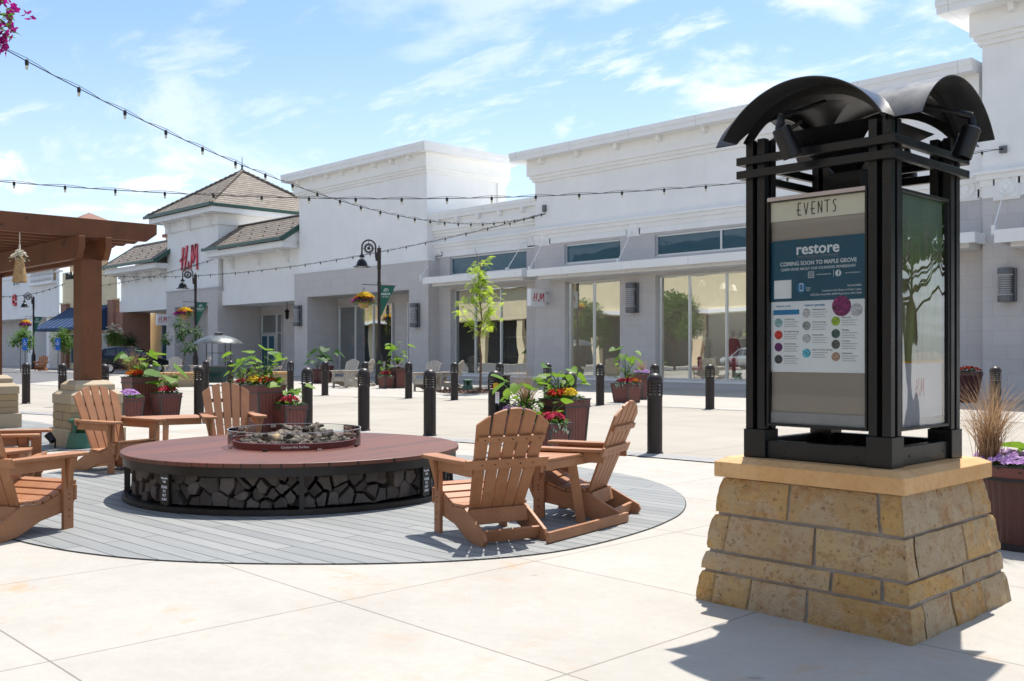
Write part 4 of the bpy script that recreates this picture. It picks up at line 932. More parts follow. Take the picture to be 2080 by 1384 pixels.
# split logs in the cage: cells of a cut plan wrapped round the drum
def clip(poly, nx, ny, d):
    o = []
    for i in range(len(poly)):
        a, c = poly[i], poly[(i+1) % len(poly)]; da = a[0]*nx+a[1]*ny-d; dc = c[0]*nx+c[1]*ny-d
        if da <= 0: o.append(a)
        if da*dc < 0: t = da/(da-dc); o.append((a[0]+(c[0]-a[0])*t, a[1]+(c[1]-a[1])*t))
    return o
RL = PR-.09; seeds = []; rnd = random.Random(9); sl = -R(118)*RL
while sl < R(118)*RL:
    hgt = rnd.choice((2, 3, 3, 4)); w = rnd.uniform(.095, .15) if hgt >= 3 else rnd.uniform(.11, .17)
    for j in range(hgt): seeds.append((sl+w*.5+rnd.uniform(-.04, .04)+(w*.45 if j % 2 == 1 else 0), .062+(j+.5)*.262/hgt+rnd.uniform(-.02, .02)))
    sl += w
LOGG = 'split firewood logs in the steel cage'
for i, (sx_, sz_) in enumerate(seeds):
    poly = [(sx_-.13, .058), (sx_+.13, .058), (sx_+.13, .322), (sx_-.13, .322)]
    for j, (tx_, tz_) in enumerate(seeds):
        if i == j or abs(tx_-sx_) > .4: continue
        nx, ny = tx_-sx_, tz_-sz_; l_ = math.hypot(nx, ny)
        if l_ < 1e-4: continue
        nx /= l_; ny /= l_; poly = clip(poly, nx, ny, (tx_+sx_)/2*nx+(tz_+sz_)/2*ny-.0045)
        if len(poly) < 3: break
    if len(poly) < 3: continue
    cx_ = sum(p[0] for p in poly)/len(poly); cz_ = sum(p[1] for p in poly)/len(poly)
    arc = rnd.randrange(len(poly)); q = []
    for k, p in enumerate(poly):
        p = (cx_+(p[0]-cx_)*rnd.uniform(.80, .99), cz_+(p[1]-cz_)*rnd.uniform(.80, .99)); q.append(p)
    poly = []
    for k, p in enumerate(q):
        nxt = q[(k+1) % len(q)]; poly.append(p)
        for t in (.25, .5, .75):
            mx, mz = p[0]+(nxt[0]-p[0])*t, p[1]+(nxt[1]-p[1])*t
            bul = (.026 if k == arc else -.003)*math.sin(PI*t)+rnd.uniform(-.0025, .0025); dx, dz = mx-cx_, mz-cz_; l_ = math.hypot(dx, dz)+1e-6
            poly.append((mx+dx/l_*bul, min(.324, max(.057, mz+dz/l_*bul))))
    a = th0+cx_/RL; pr_ = rnd.uniform(-.06, .02); rows = []
    m_ = len(poly)
    for dd, sc, jit in ((0.0, .90, 0), (-.009, 1, 0), (-.30, .9, 0)):
        for (x_, z_) in poly: rows.append((dd, (x_-cx_)*sc, (z_-cz_)*sc))
    fs = [tuple(range(m_))]+[(k, m_+k, m_+(k+1) % m_, (k+1) % m_) for k in range(m_)]+[(m_+k, 2*m_+k, 2*m_+(k+1) % m_, m_+(k+1) % m_) for k in range(m_)]
    b = MB(); b.add(rows, fs); o = b.build('firewood_log', [M['wood_end'], M['bark']])
    for k, pl_ in enumerate(o.data.polygons): pl_.material_index = 0 if k <= m_ else 1
    o.location = PC+Vector((math.cos(a)*(RL+pr_), math.sin(a)*(RL+pr_), cz_)); o.rotation_euler = (0, 0, a+rnd.uniform(-.16, .16)); o.rotation_euler.y = rnd.uniform(-.10, .10)
    tag(o, 'weathered grey split firewood log stacked in the steel cage under the fire pit top', 'log', LOGG)

# ================================================================== ADIRONDACK CHAIRS
def make_chair(name, label, m, group):
    """front of the chair is +Y, origin on the ground below the seat"""
    t = thing(name, label, 'chair', group=group)
    S = [(-.43,.0),(-.46,.05),(-.44,.09),(-.16,.235),(.02,.225),(.16,.275),(.27,.335),(.34,.345),(.345,.26),(.30,.16),(.22,.135),(.0,.10),(-.20,.02),(-.34,0)]
    for sx in (-1, 1):
        b = MB(); b.prism(S, .028, T(sx*.245-.014, 0, 0) @ Matrix(((0,0,1,0),(1,0,0,0),(0,1,0,0),(0,0,0,1)))); b.build('side_rail', m, t, bevel=.004)
        b = MB(); b.box((sx*.2745-.0145, .19, 0), (sx*.2745+.0145, .285, .555)); 
        b.add([(sx*.291-.0,.20,.553),(sx*.291,.275,.553),(sx*.291,.255,.34),(sx*.291,.225,.30),(sx*.342,.20,.553),(sx*.342,.275,.553)], [(0,1,2,3),(0,4,5,1),(0,3,4),(1,5,2),(3,2,5,4)]); b.build('leg', m, t, bevel=.004)
        b = MB()
        for zz in (.10, .15, .235, .27, .47): b.lathe([(0,.002),(.006,.002),(.007,0)], 8, T(sx*.289, .24, zz) @ RYm(sx*PI/2))
        b.build('bolts', M['bronze'], t)
        b = MB(); pl = [(.215,.36),(.245,.375),(.33,.375),(.365,.35),(.375,.26),(.36,.05),(.325,-.33),(.255,-.33),(.225,.05)]
        pl = [(sx*x, y) for x, y in pl]; pl = pl if sx > 0 else pl[::-1]; b.prism(pl, .028, T(0, 0, .557)); b.build('armrest', m, t, bevel=.007)
        b = MB(); b.box((sx*.29-.012, -.32, .475), (sx*.29+.012, .19, .555)); b.build('arm_support', m, t, bevel=.003)
    def prof(y):
        ks = [(-.16,.238),(.02,.228),(.16,.278),(.27,.338),(.34,.348)]
        for (a, za), (c, zc_) in zip(ks, ks[1:]):
            if y <= c: return za+(zc_-za)*(y-a)/(c-a)
        return ks[-1][1]
    for k in range(6):
        y0_ = -.15+k*.083; b = MB(); b.bar((0-.262, y0_+.038, (prof(y0_)+prof(y0_+.076))/2+.012), (.262, y0_+.038, (prof(y0_)+prof(y0_+.076))/2+.012), .074, .022, up=(0, -(prof(y0_+.076)-prof(y0_))/.076, 1)); b.build('seat_slat', m, t, bevel=.004)
    b = MB(); b.box((-.295, .288, .22), (.295, .312, .335)); b.build('front_apron', m, t, bevel=.004)
    # fanned back: five boards
    A0 = Vector((0, -.155, .19)); rec = Vector((0, -.375, .925)).normalized(); nb = Vector((0, .925, .375)).normalized()
    tops = (.735, .80, .825, .80, .735)
    for k in range(5):
        i = k-2; w0, w1 = .082, .105; x0_, x1_ = i*.088, i*.118
        w1 = .097; x1_ = i*.121; hx = lambda x: .826-1.45*x*x
        poly = [(x0_-w0/2, 0), (x0_+w0/2, 0)]+[(x1_+w1*(.5-q/5), hx(x1_+w1*(.5-q/5))) for q in range(6)]
        Mx = Matrix(((1,0,0,0),(0,rec.y,nb.y,A0.y),(0,rec.z,nb.z,A0.z),(0,0,0,1)))
        b = MB(); b.prism(poly, .020, Mx); b.build('back_slat', m, t, bevel=.004)
    def onback(s): return A0+rec*s
    for s, hw, hh in ((.405, .335, .075), (.60, .265, .045)):
        p = onback(s)-nb*.013; b = MB(); b.bar(p+Vector((-hw, 0, 0)), p+Vector((hw, 0, 0)), .024, hh, up=rec); b.build('back_rail', m, t, bevel=.004)
        b = MB()
        for k in range(5):
            x_ = (k-2)*(.088+.03*s/.8); q = p-nb*.013+Vector((x_, 0, 0)); b.lathe([(0,.002),(.005,.002),(.006,0)], 8, T(*q) @ RXm(PI/2))
        b.build('bolts', M['bronze'], t)
    b = MB(); b.bar((-.23, -.205, .175), (.23, -.205, .175), .026, .11, up=(0, .3, 1)); b.build('lower_back_rail', m, t, bevel=.004)
    b = MB(); b.bar((-.23, -.37, .065), (.23, -.37, .065), .026, .085, up=(0, -.25, 1)); b.build('rear_stretcher', m, t, bevel=.004)
    return t
def face(v): return math.atan2(v.y, v.x)-PI/2
def ld(lat, dep): return Vector((VX*dep+RX*lat, VY*dep+RY*lat, 0))
def lda(lat, dep): v = ld(lat, dep); return face(v)
BG = 'brown adirondack chairs round the fire pit'
def seat_at(front, fdir): f = ld(*fdir).normalized(); return ld(*front)-f*.24
ch = make_chair('adirondack_chair', 'brown adirondack chair seen from behind, right of the fire pit', M['poly'], BG)
ch.location = seat_at((-.31, 7.554), (-.353, .624)); ch.rotation_euler = (0, 0, lda(-.353, .624))
def put(front, fdir, label): return dup(ch, seat_at(front, fdir), lda(*fdir), label)
put((.33, 8.31), (-.67, .30), 'brown adirondack chair in side view, right of the table, beside the tall bollard')
put((-4.40+.25*.526, 10.98+.25*.85), (.85, -.526), 'brown adirondack chair left of the fire pit in front of the green speaker')
put((-3.33, 11.95), (.42, -.90), 'brown adirondack chair facing the camera behind the fire pit')
put((-3.63, 7.66), (.36, .93), 'brown adirondack chair at the left edge of the deck, its armrest and seat in view')
put((-4.62, 9.55), (.97, .25), 'brown adirondack chair mostly out of view at the far left, only its arm tip shows')
def corner_table(name, label, a, b_, c_, d_, ztop, m, legs, group, stretcher=None):
    """angled table between two chairs: four plan corners"""
    t = thing(name, label, 'table', group=group)
    pts = [a, b_, c_, d_]; bb_ = MB(); 
    ar = sum(pts[i].x*pts[(i+1) % 4].y-pts[(i+1) % 4].x*pts[i].y for i in range(4))
    if ar < 0: pts = pts[::-1]
    bb_.prism([(p.x, p.y) for p in pts], .024, T(0, 0, ztop-.024)); bb_.build('tabletop', m, t, bevel=.006)
    cen_ = sum(pts, Vector())/4; ap_ = MB()
    for i in range(4):
        p = cen_+(pts[i]-cen_)*.94; q = cen_+(pts[(i+1) % 4]-cen_)*.94; ap_.bar((p.x, p.y, ztop-.055), (q.x, q.y, ztop-.055), .022, .06)
    ap_.build('apron', m, t)
    for (tp, bt) in legs:
        l = MB(); l.bar((bt.x, bt.y, .0 if stretcher is None else .0), (tp.x, tp.y, ztop-.03), .03, .075, up=(RX, RY, 0)); l.build('leg', m, t, bevel=.004)
    if stretcher:
        l = MB(); l.bar(stretcher[0], stretcher[1], .03, .075); l.build('stretcher', m, t, bevel=.004)
    return t
TG = 'brown tables between the chairs'
zt_ = .52
corner_table('side_table', 'brown angled table between the two chairs seen from behind on the right', P(1084, 931, .55), P(1105, 934, .55), P(1238, 912, .55), P(1089, 906, .55), .55, M['poly'],
    [(P(1160, 936, .5), P(1181, 1064))], TG, (P(1112, 1093, .05), P(1274, 1050, .05)))
corner_table('side_table', 'brown angled table between the two chairs behind the left of the fire pit', P(266, 846, zt_), P(331, 850.5, zt_), P(411, 848, zt_), P(400, 842, zt_), zt_, M['poly'],
    [(P(318, 855, .48), P(318, 893+20)), (P(337, 855, .48), P(336, 890+20))], TG)
t4 = corner_table('side_table', 'brown slatted table at the left edge beside the chair arms', ld(-4.95, 8.55), ld(-4.30, 8.85), ld(-4.45, 9.25), ld(-5.1, 9.1), .47, M['poly'], [(ld(-4.45, 8.95), ld(-4.45, 8.95)), (ld(-4.9, 8.75), ld(-4.9, 8.75))], TG)
# grey chairs near the shops
GG = 'weathered grey adirondack chairs near the shops'
gc = make_chair('adirondack_chair', 'weathered grey adirondack chair left of the table in the stone portal', M['grey_poly'], GG)
def gp(px, py): return P(px, py)
gc.location = gp(700, 788); gc.rotation_euler = (0, 0, face(Vector((.25, -1, 0)))); gc.scale = (1.12,)*3
dup(gc, gp(733, 785), face(Vector((-.8, -.55, 0))), 'weathered grey adirondack chair right of the table in the stone portal', GG, 1.12)
dup(gc, gp(866, 795), face(Vector((.25, -1, 0))), 'weathered grey adirondack chair right of the red planters by the lamp post', GG, 1.1)
dup(gc, gp(913, 793), face(Vector((-.8, -.5, 0))), 'weathered grey adirondack chair next to the mulch bed', GG, 1.1)
dup(gc, D(352, 50), face(Vector((.9, -.7, 0))), 'pale adirondack chair behind the stone seat wall, left of the pair', GG, 1.15)
dup(gc, D(405, 50), face(Vector((-.1, -1, 0))), 'pale adirondack chair behind the stone seat wall, nearer the hooded fire bowl', GG, 1.15)
dup(gc, D(560, 47), face(Vector((-.7, -.8, 0))), 'pale adirondack chair right of the hooded fire bowl, only its back showing', GG, 1.15)
for (q1, q2, q3, q4), lab in (((P(715, 781, .55*1.0), P(735, 782, .55), P(745, 778, .55), P(727, 777, .55)), 'grey angled table between the chairs in the stone portal'),
                       ((D(862, 34.6), D(895, 34.5), D(914, 35.2), D(885, 35.5)), 'grey angled table between the chairs near the lamp post')):
    pts = [Vector((p.x, p.y, 0)) for p in (q1, q2, q3, q4)]
    if 'portal' in lab: pts = [D(708, 39.2), D(733, 39.2), D(742, 40.2), D(722, 40.4)]
    corner_table('side_table', lab, *pts, .60, M['grey_poly'], [(pts[1], pts[1]), (pts[0].lerp(pts[2], .5), pts[0].lerp(pts[2], .5))], 'grey tables between the chairs')
wc = dup(ch, D(84, 70), face(Vector((.8, -.6, 0))), 'small brown chair by the wall far behind the pergola', 'brown chairs by the far wall', 1.15)

# ================================================================== KIOSK
KC = D(1040+FPX*1.855/5.42, 5.42); kx, ky = KC.x, KC.y
kb = thing('stone_pedestal', 'tapered tan sandstone block pedestal with flat cap under the black kiosk', 'pedestal', (kx, ky, 0))
hb, ht, zt2 = .605, .492, .672
b = MB(); hm1, hm2 = hb-.012, ht-.012
b.add([(-hm1,-hm1,0),(hm1,-hm1,0),(hm1,hm1,0),(-hm1,hm1,0),(-hm2,-hm2,zt2),(hm2,-hm2,zt2),(hm2,hm2,zt2),(-hm2,hm2,zt2)], [(0,1,5,4),(1,2,6,5),(2,3,7,6),(3,0,4,7),(4,5,6,7)]); b.build('mortar_core', M['mortar'], kb)
rnd = random.Random(21)
courses = [(0, .165), (.165, .272), (.272, .472), (.472, zt2)]
cuts = {0: [[0,.08,.27,.55,1],[0,.12,.40,.72,1],[0,.3,.7,1],[0,.25,.6,1]], 1: [[0,.66,.89,1],[0,.55,.92,1],[0,.5,1],[0,.4,1]],
        2: [[0,.09,.57,1],[0,.10,.62,1],[0,.6,1],[0,.5,1]], 3: [[0,.41,.89,1],[0,.40,.80,1],[0,.35,1],[0,.5,1]]}
def kp(fi, u, z, outp):     # face fi, u along 0..1 left to right seen from outside
    h = hb+(ht-hb)*z/zt2; s = (u*2-1)*(h+outp if u in (0, 1) else h); o = h+outp
    return {0: Vector((s, -o, z)), 1: Vector((o, s, z)), 2: Vector((-s, o, z)), 3: Vector((-o, -s, z))}[fi]
b = MB()
for ci, (z0_, z1_) in enumerate(courses):
    for fi in range(4):
        cc = cuts[ci][fi]
        for k in range(len(cc)-1):
            u0, u1 = cc[k], cc[k+1]; g_ = .0085; L2 = 2*(hb+(ht-hb)*z0_/zt2)
            nu = max(3, int((u1-u0)*L2/.028)); nz = max(3, int((z1_-z0_)/.028)); base_o = rnd.uniform(.000, .006)
            vs = []; fs = []
            sk0, sk1 = rnd.uniform(-.008, .008), rnd.uniform(-.008, .008)
            for j in range(nz+1):
                for i in range(nu+1):
                    a_ = i/nu; c__ = j/nz
                    ua = u0+(g_/L2 if u0 > 0 else 0)+(sk0*(c__-.5) if u0 > 0 else 0); ub = u1-(g_/L2 if u1 < 1 else 0)+(sk1*(c__-.5) if u1 < 1 else 0)
                    zz = z0_+(g_ if ci else .0)+(z1_-z0_-g_*(2 if ci else 1))*c__
                    e = min(a_ if u0 > 0 else 1, 1-a_ if u1 < 1 else 1, c__, 1-c__)
                    uu = 0 if (u0 == 0 and i == 0) else 1 if (u1 == 1 and i == nu) else ua+(ub-ua)*a_
                    q = kp(fi, uu, zz, 0); nv = noise.noise(q*9)*.010+noise.noise(q*31)*.0045+(.003 if e > .05 else -.002)+base_o
                    vs.append(kp(fi, uu, zz, nv))
            w_ = nu+1
            for j in range(nz):
                for i in range(nu): fs.append((j*w_+i, j*w_+i+1, (j+1)*w_+i+1, (j+1)*w_+i))
            # closing rim back to the core
            edge = [i for i in range(w_)]+[j*w_+nu for j in range(1, nz+1)]+[nz*w_+i for i in range(nu-1, -1, -1)]+[j*w_ for j in range(nz-1, 0, -1)]
            n0 = len(vs)
            for ei in edge:
                v = Vector(vs[ei]); back = Vector((v.x*.955, v.y*.955, v.z)); vs.append(back)
            m_ = len(edge)
            for k2 in range(m_): fs.append((edge[(k2+1) % m_], edge[k2], n0+k2, n0+(k2+1) % m_))
            b.add(vs, fs)
b.build('stone_blocks', M['kstone'], kb, True, ang=50)
b = MB(); w = .532
b.add([(-w,-w,.672),(w,-w,.672),(w,w,.672),(-w,w,.672),(-w,-w,.752),(w,-w,.752),(w,w,.752),(-w,w,.752),(-w+.05,-w+.05,.778),(w-.05,-w+.05,.778),(w-.05,w-.05,.778),(-w+.05,w-.05,.778)],
      [(3,2,1,0),(0,1,5,4),(1,2,6,5),(2,3,7,6),(3,0,4,7),(4,5,9,8),(5,6,10,9),(6,7,11,10),(7,4,8,11),(8,9,10,11)]); b.build('cap_stone', M['cap'], kb, bevel=.004)

ki = thing('information_kiosk', 'black metal four sided information kiosk with crossed barrel roof and event posters', 'kiosk', (kx, ky, 0))
K0 = .779; s = .41
b = MB()
for qx in (-1, 1):
    for qy in (-1, 1): b.box((qx*(s+.008), qy*(s+.008), K0), (qx*(s-.125), qy*(s-.125), .932))
for sg_ in (-1, 1): b.box((-s+.126, sg_*(s-.012), K0), (s-.126, sg_*(s-.06), .875)); b.box((sg_*(s-.012), -s+.126, K0), (sg_*(s-.06), s-.126, .875))
b.box((-s+.05, -s+.05, K0), (s-.05, s-.05, K0+.012)); bf_ = b.build('base_frame', M['black'], ki, bevel=.003)
b = MB()
for k in range(4):
    for u_ in (-.18, .22): b.lathe([(0,.004),(.006,.003),(.007,0)], 8, RZ(k*PI/2) @ T(u_, -s+.0122, .825) @ RXm(PI/2))
b.build('bolts', M['steel'], bf_, True)
for qx in (-1, 1):
    for qy in (-1, 1):
        b = MB()
        for dx in (0, 1):
            for dy in (0, 1):
                x0_ = qx*(s-dx*.072); y0_ = qy*(s-dy*.072); b.box((x0_, y0_, .9325), (x0_-qx*.045, y0_-qy*.045, 2.50))
        b.box((qx*(s-.046), qy*(s-.046), .9325), (qx*(s-.072), qy*(s-.072), 2.5)); b.build('corner_post', M['black'], ki, bevel=.003)
for zz in (2.29, 2.363):
    for sg_ in (-1, 1):
        e = .447; b = MB(); b.box((-e, sg_*e, zz), (e, sg_*(e-.033), zz+.043)); b.build('crossbar', M['black'], ki, bevel=.003)
        b = MB(); b.box((sg_*e, -e+.034, zz), (sg_*(e-.033), e-.034, zz+.043)); b.build('crossbar', M['black'], ki, bevel=.003)
# crossed barrel roof
rad = .525; wv_ = .447; ez_ = .578; zf = 2.483; zc_ = zf+.25-rad; a_h = math.asin(wv_/rad)
def barrel(alongx):
    b = MB(); nA = 40; nT = 12; t = .006
    for sg_ in (-1, 1):
        for lay in (0, 1):
            vs = []; fs = []
            for j in range(nA+1):
                a = -a_h+2*a_h*j/nA; r_ = rad-lay*t; x = r_*math.sin(a); z = zc_+r_*math.cos(a); y0_ = abs(rad*math.sin(a))
                for i in range(nT+1): y = sg_*(y0_+(ez_-y0_)*i/nT); vs.append((y, x, z) if alongx else (x, y, z))
            W = nT+1
            for j in range(nA):
                for i in range(nT):
                    q = (j*W+i, j*W+i+1, (j+1)*W+i+1, (j+1)*W+i)
                    if (sg_ > 0) ^ alongx ^ (lay == 1): q = q[::-1]
                    fs.append(q)
            b.add(vs, fs)
        vs = []
        for j in range(nA+1):
            a = -a_h+2*a_h*j/nA
            for r_ in (rad, rad-t): p = (r_*math.sin(a), sg_*ez_, zc_+r_*math.cos(a)); vs.append((p[1], p[0], p[2]) if alongx else p)
        b.add(vs, [(2*j, 2*j+1, 2*j+3, 2*j+2) for j in range(nA)])
    return b
b = barrel(False); b2 = barrel(True); b.add(b2.v, b2.f); b.build('barrel_roof', M['kroof'], ki, True, ang=40)
for k in range(4):           # arched fascia plates set back under each roof end, with cut-out below
    b = MB(); nA = 24; r1, r2 = rad-.010, rad-.055; vs = []
    for y in (-s+.005, -s+.02):
        for r_ in (r1, r2):
            for j in range(nA+1):
                a = -a_h*.97+2*a_h*.97*j/nA; vs.append((r_*math.sin(a), y, zc_+r_*math.cos(a)))
    W = nA+1; fs = []
    for j in range(nA): fs += [(j, j+1, W+j+1, W+j), (2*W+j, 3*W+j, 3*W+j+1, 2*W+j+1), (W+j, W+j+1, 3*W+j+1, 3*W+j)]
    b.add(vs, fs, RZ(k*PI/2)); b.build('roof_arch', M['black'], ki)
for k in range(4):           # flared funnel plates under the roof rising from the centre
    b = MB(); vs = []; n_ = 10
    for i in range(n_+1):
        t = i/n_; hw = .06+.24*t**1.6; zz = 2.28+.25*t**.8; yy = -(.05+.27*t); vs += [(-hw, yy, zz), (hw, yy, zz)]
    b.add(vs, [(2*i, 2*i+1, 2*i+3, 2*i+2) for i in range(n_)], RZ(k*PI/2)); b.build('funnel_panel', M['black'], ki, True)
b = MB(); b.box((-.09, -.09, 2.15), (.09, .09, 2.32)); b.build('hub', M['black'], ki)
for k, (du, ang_) in enumerate(((-.05, 0), (.12, PI/2), (.0, PI), (.0, -PI/2))):
    b = MB(); Mk = RZ(ang_)
    a1 = Mk @ Vector((0, -.30, 2.66)); a2 = Mk @ Vector((du-.03, -ez_-.02, 2.545)); b.tube([a1, a2], .012, 8)
    b.tube([a1.lerp(a2, .8), a2], .021, 10); b.tube([a2, a2+Vector((0, 0, -.03)), a2+(Mk @ Vector((-.012, -.012, 0)))+Vector((0, 0, -.065))], [.017, .022, .015], 8)
    lm = b.build('floodlight', M['black'], ki, True)
    ax = (Mk @ Vector((.28, .32, -1))).normalized() if k == 0 else (Mk @ Vector((-.18, .28, -1))).normalized()
    Mq = T(*(a2+Vector((0, 0, -.055)))) @ ax.to_track_quat('Z', 'Y').to_matrix().to_4x4()
    b = MB(); b.lathe([(0,0),(.040,0),(.048,.008),(.050,.16),(.045,.16),(.043,.05),(0,.05)], 24, Mq); b.build('lamp_housing', M['black'], lm, True)
# poster cabinet, left face
ca = MB(); yF = -s+.005; c0_, c1_, z0_, z1_ = -.284, .284, .955, 2.165
ca.box((c0_, yF, z0_), (c0_+.012, yF+.06, z1_)); ca.box((c1_-.012, yF, z0_), (c1_, yF+.06, z1_)); ca.box((c0_+.012, yF, z0_), (c1_-.012, yF+.06, z0_+.014)); ca.box((c0_+.012, yF, z1_-.016), (c1_-.012, yF+.06, z1_))
cab = ca.build('poster_cabinet', M['black'], ki, bevel=.002)
b = MB(); b.box((c0_+.012, yF+.035, z0_+.014), (c1_-.012, yF+.045, z1_-.016)); b.build('backing_board', M['board'], cab)
b = MB(); b.box((c0_+.008, yF-.006, z1_-.012), (c1_-.008, yF+.0, z1_+.008)); b.build('top_trim', M['board'], cab)
b = MB(); b.box((c0_+.0125, yF+.025, 2.045), (c1_-.0125, yF+.0345, z1_-.017)); b.build('header_board', M['beige'], cab)
b = MB(); b.box((c0_+.0125, yF+.025, z0_+.015), (c1_-.0125, yF+.0345, 1.03)); b.build('lower_band', M['grey_print'], cab)
yP = yF+.028
b = MB(); b.box((-.272, yP, 1.617), (.272, yP+.004, 1.942)); b.build('poster', M['teal_print'], cab); b = MB(); b.box((-.272, yP, 1.243), (.272, yP+.004, 1.6165)); b.build('poster', M['white_print'], cab)
yT = yP-.001
def line_box(x0, x1, z0, z1, m, name='printed_bar'):
    b = MB(); b.box((x0, yT-.0012, z0), (x1, yT, z1)); return b.build(name, M[m], cab)
def disc(x, z, r, m, name='printed_picture', y=None, r0=0):
    b = MB(); b.lathe([(r0, 0), (r, 0), (r, .0012), (r0, .0012)], 28, T(x, (y or yT), z) @ RXm(PI/2)); return b.build(name, m if not isinstance(m, str) else M[m], cab)
# EVENTS in a narrow deco alphabet
EV = MB(); hh = .062; x = -.118; z = 2.068
GL = {'E': [(.25,0,.25,1),(.25,1,.75,1),(0,.42,.65,.42),(.25,0,.75,0)], 'V': [(.1,1,.42,0),(.42,0,.74,1)], 'N': [(.15,0,.15,1),(.15,1,.7,0),(.7,0,.7,1)],
      'T': [(0,1,.85,1),(.42,0,.42,1)], 'S': [(.7,.92,.45,1),(.45,1,.22,.8),(.22,.8,.62,.36),(.62,.36,.5,.02),(.5,.02,.18,.04)]}
for chr_ in 'EVENTS':
    for (x0_, y0_, x1_, y1_) in GL[chr_]:
        thick_ = .0055
        strokes([(x+x0_*.036, z+y0_*hh, x+x1_*.036, z+y1_*hh, thick_, thick_)], T(0, yF+.0245, 0) @ RXm(PI/2), .0015, EV)
    x += .040
EV.build('lettering', M['black_print'], cab)
text('restore', .082, M['white_print'], cab, (0, yT, 1.862), ext=.0005, offset=.0016)
disc(.031, 1.879, .0085, 'teal_print', 'logo_mark', yT-.0008, .004)
text('HYPER WELLNESS + CRYOTHERAPY', .0155, M['grey_print'], cab, (0, yT, 1.843), ext=.0004, sx=.95)
line_box(-.13, .13, 1.8365, 1.8375, 'grey_print')
text('COMING SOON TO MAPLE GROVE', .030, M['white_print'], cab, (0, yT, 1.805), ext=.0004, sx=.92, offset=.0004)
text('LEARN MORE ABOUT OUR FOUNDING MEMBERSHIPS', .0195, M['white_print'], cab, (0, yT, 1.779), ext=.0004, sx=.90)
b = MB(); 
for r_, w2 in ((.0165, .003),): 
    b.box((-.052, yT-.001, 1.735), (-.019, yT, 1.738)); b.box((-.052, yT-.001, 1.765), (-.019, yT, 1.768)); b.box((-.052, yT-.001, 1.738), (-.049, yT, 1.765)); b.box((-.022, yT-.001, 1.738), (-.019, yT, 1.765))
b.lathe([(.006,0),(.009,0),(.009,.001),(.006,.001)], 20, T(-.0355, yT, 1.7515) @ RXm(PI/2)); b.build('camera_icon', M['white_print'], cab)
disc(.117, 1.752, .0165, 'white_print', 'round_icon'); text('f', .034, M['teal_print'], cab, (.119, yT-.0012, 1.740), ext=.0003, offset=.0008)
text('restoremaplegrove', .0105, M['white_print'], cab, (.035, yT, 1.748), ext=.0003); text('restoremaplegrove', .0105, M['white_print'], cab, (.195, yT, 1.748), ext=.0003); line_box(.091, .0925, 1.735, 1.770, 'white_print')
b = MB(); b.box((-.253, yT-.001, 1.633), (-.150, yT, 1.731)); b.build('white_square', M['white_print'], cab)
disc(-.092, 1.687, .028, 'blue_print', 'round_icon'); b = MB(); b.box((-.101, yT-.0024, 1.669), (-.080, yT-.0012, 1.709)); b.build('phone_icon', M['white_print'], cab); b = MB(); b.box((-.098, yT-.003, 1.674), (-.083, yT-.0024, 1.704)); b.build('phone_screen', M['blue_print'], cab)
text('Scan', .014, M['white_print'], cab, (-.052, yT, 1.680), ext=.0003); text('Me!', .014, M['white_print'], cab, (-.052, yT, 1.667), ext=.0003)
text('763.343.8802', .0145, M['white_print'], cab, (.243, yT, 1.681), align='RIGHT', ext=.0003)
text('Located in the Shops of Arbor Lakes', .0145, M['white_print'], cab, (.243, yT, 1.661), align='RIGHT', ext=.0003)
text('12225 Elm Creek Blvd, #830 Maple Grove MN 55369', .0145, M['white_print'], cab, (.243, yT, 1.642), align='RIGHT', ext=.0003, sx=.9)
text('restore core', .0175, M['blue_print'], cab, (-.245, yT, 1.588), align='LEFT', ext=.0003, offset=.0003); text('restore specialty', .0175, M['blue_print'], cab, (-.075, yT, 1.588), align='LEFT', ext=.0003, offset=.0003)
line_box(-.258, -.104, 1.547, 1.573, 'blue_print')
disc(.135, 1.583, .052, plain('magenta_picture', (.22,.02,.13), .4, 0, .9, 60)); disc(.215, 1.562, .033, plain('pale_picture', (.5,.48,.55), .4, 0, .5, 120))
pics = [(-.227,1.505,(.25,.42,.45),'Cryotherapy'),(-.227,1.440,(.55,.03,.03),'Red Light Therapy'),(-.227,1.375,(.12,.01,.13),'Infrared Sauna'),(-.227,1.310,(.05,.05,.06),'Compression'),
        (-.062,1.552,(.5,.48,.52),'Mild Hyperbaric'),(-.062,1.487,(.3,.32,.32),'IV Drip Therapy'),(-.062,1.420,(.45,.45,.5),'Intramuscular'),(-.062,1.343,(.1,.42,.6),'NAD+ IV Drip Therapy'),
        (.103,1.507,(.30,.42,.05),'Biomarker'),(.103,1.443,(.05,.10,.09),'Mobility'),(.103,1.388,(.10,.10,.10),'Cryoskin'),(.103,1.325,(.42,.27,.22),'HydraFacial')]
for px2, pz2, cc, nm in pics:
    disc(px2, pz2, .0235, plain('picture', cc, .4, 0, .7, 90)); text(nm, .0118, M['black_print'], cab, (px2+.034, yT, pz2+.014), align='LEFT', ext=.0003)
    for q in range(3): line_box(px2+.034, px2+.034+(.085, .07, .078)[q]*(1 if px2 < 0 else 1.0), pz2+.002-q*.012, pz2+.0045-q*.012, 'grey_print')
b = MB()
for qx, qz in ((-.267, 1.937), (.267, 1.937), (-.267, 1.248), (.267, 1.248)): b.lathe([(0,.003),(.003,.002),(.0035,0)], 10, T(qx, yT, qz) @ RXm(PI/2))
b.build('pins', M['chrome'], cab, True)
b = MB(); b.quad((c0_+.012, yF+.012, z0_+.014), (c1_-.012, yF+.012, z0_+.014), (c1_-.012, yF+.012, z1_-.016), (c0_+.012, yF+.012, z1_-.016)); b.build('cover_glass', M['clear'], cab)
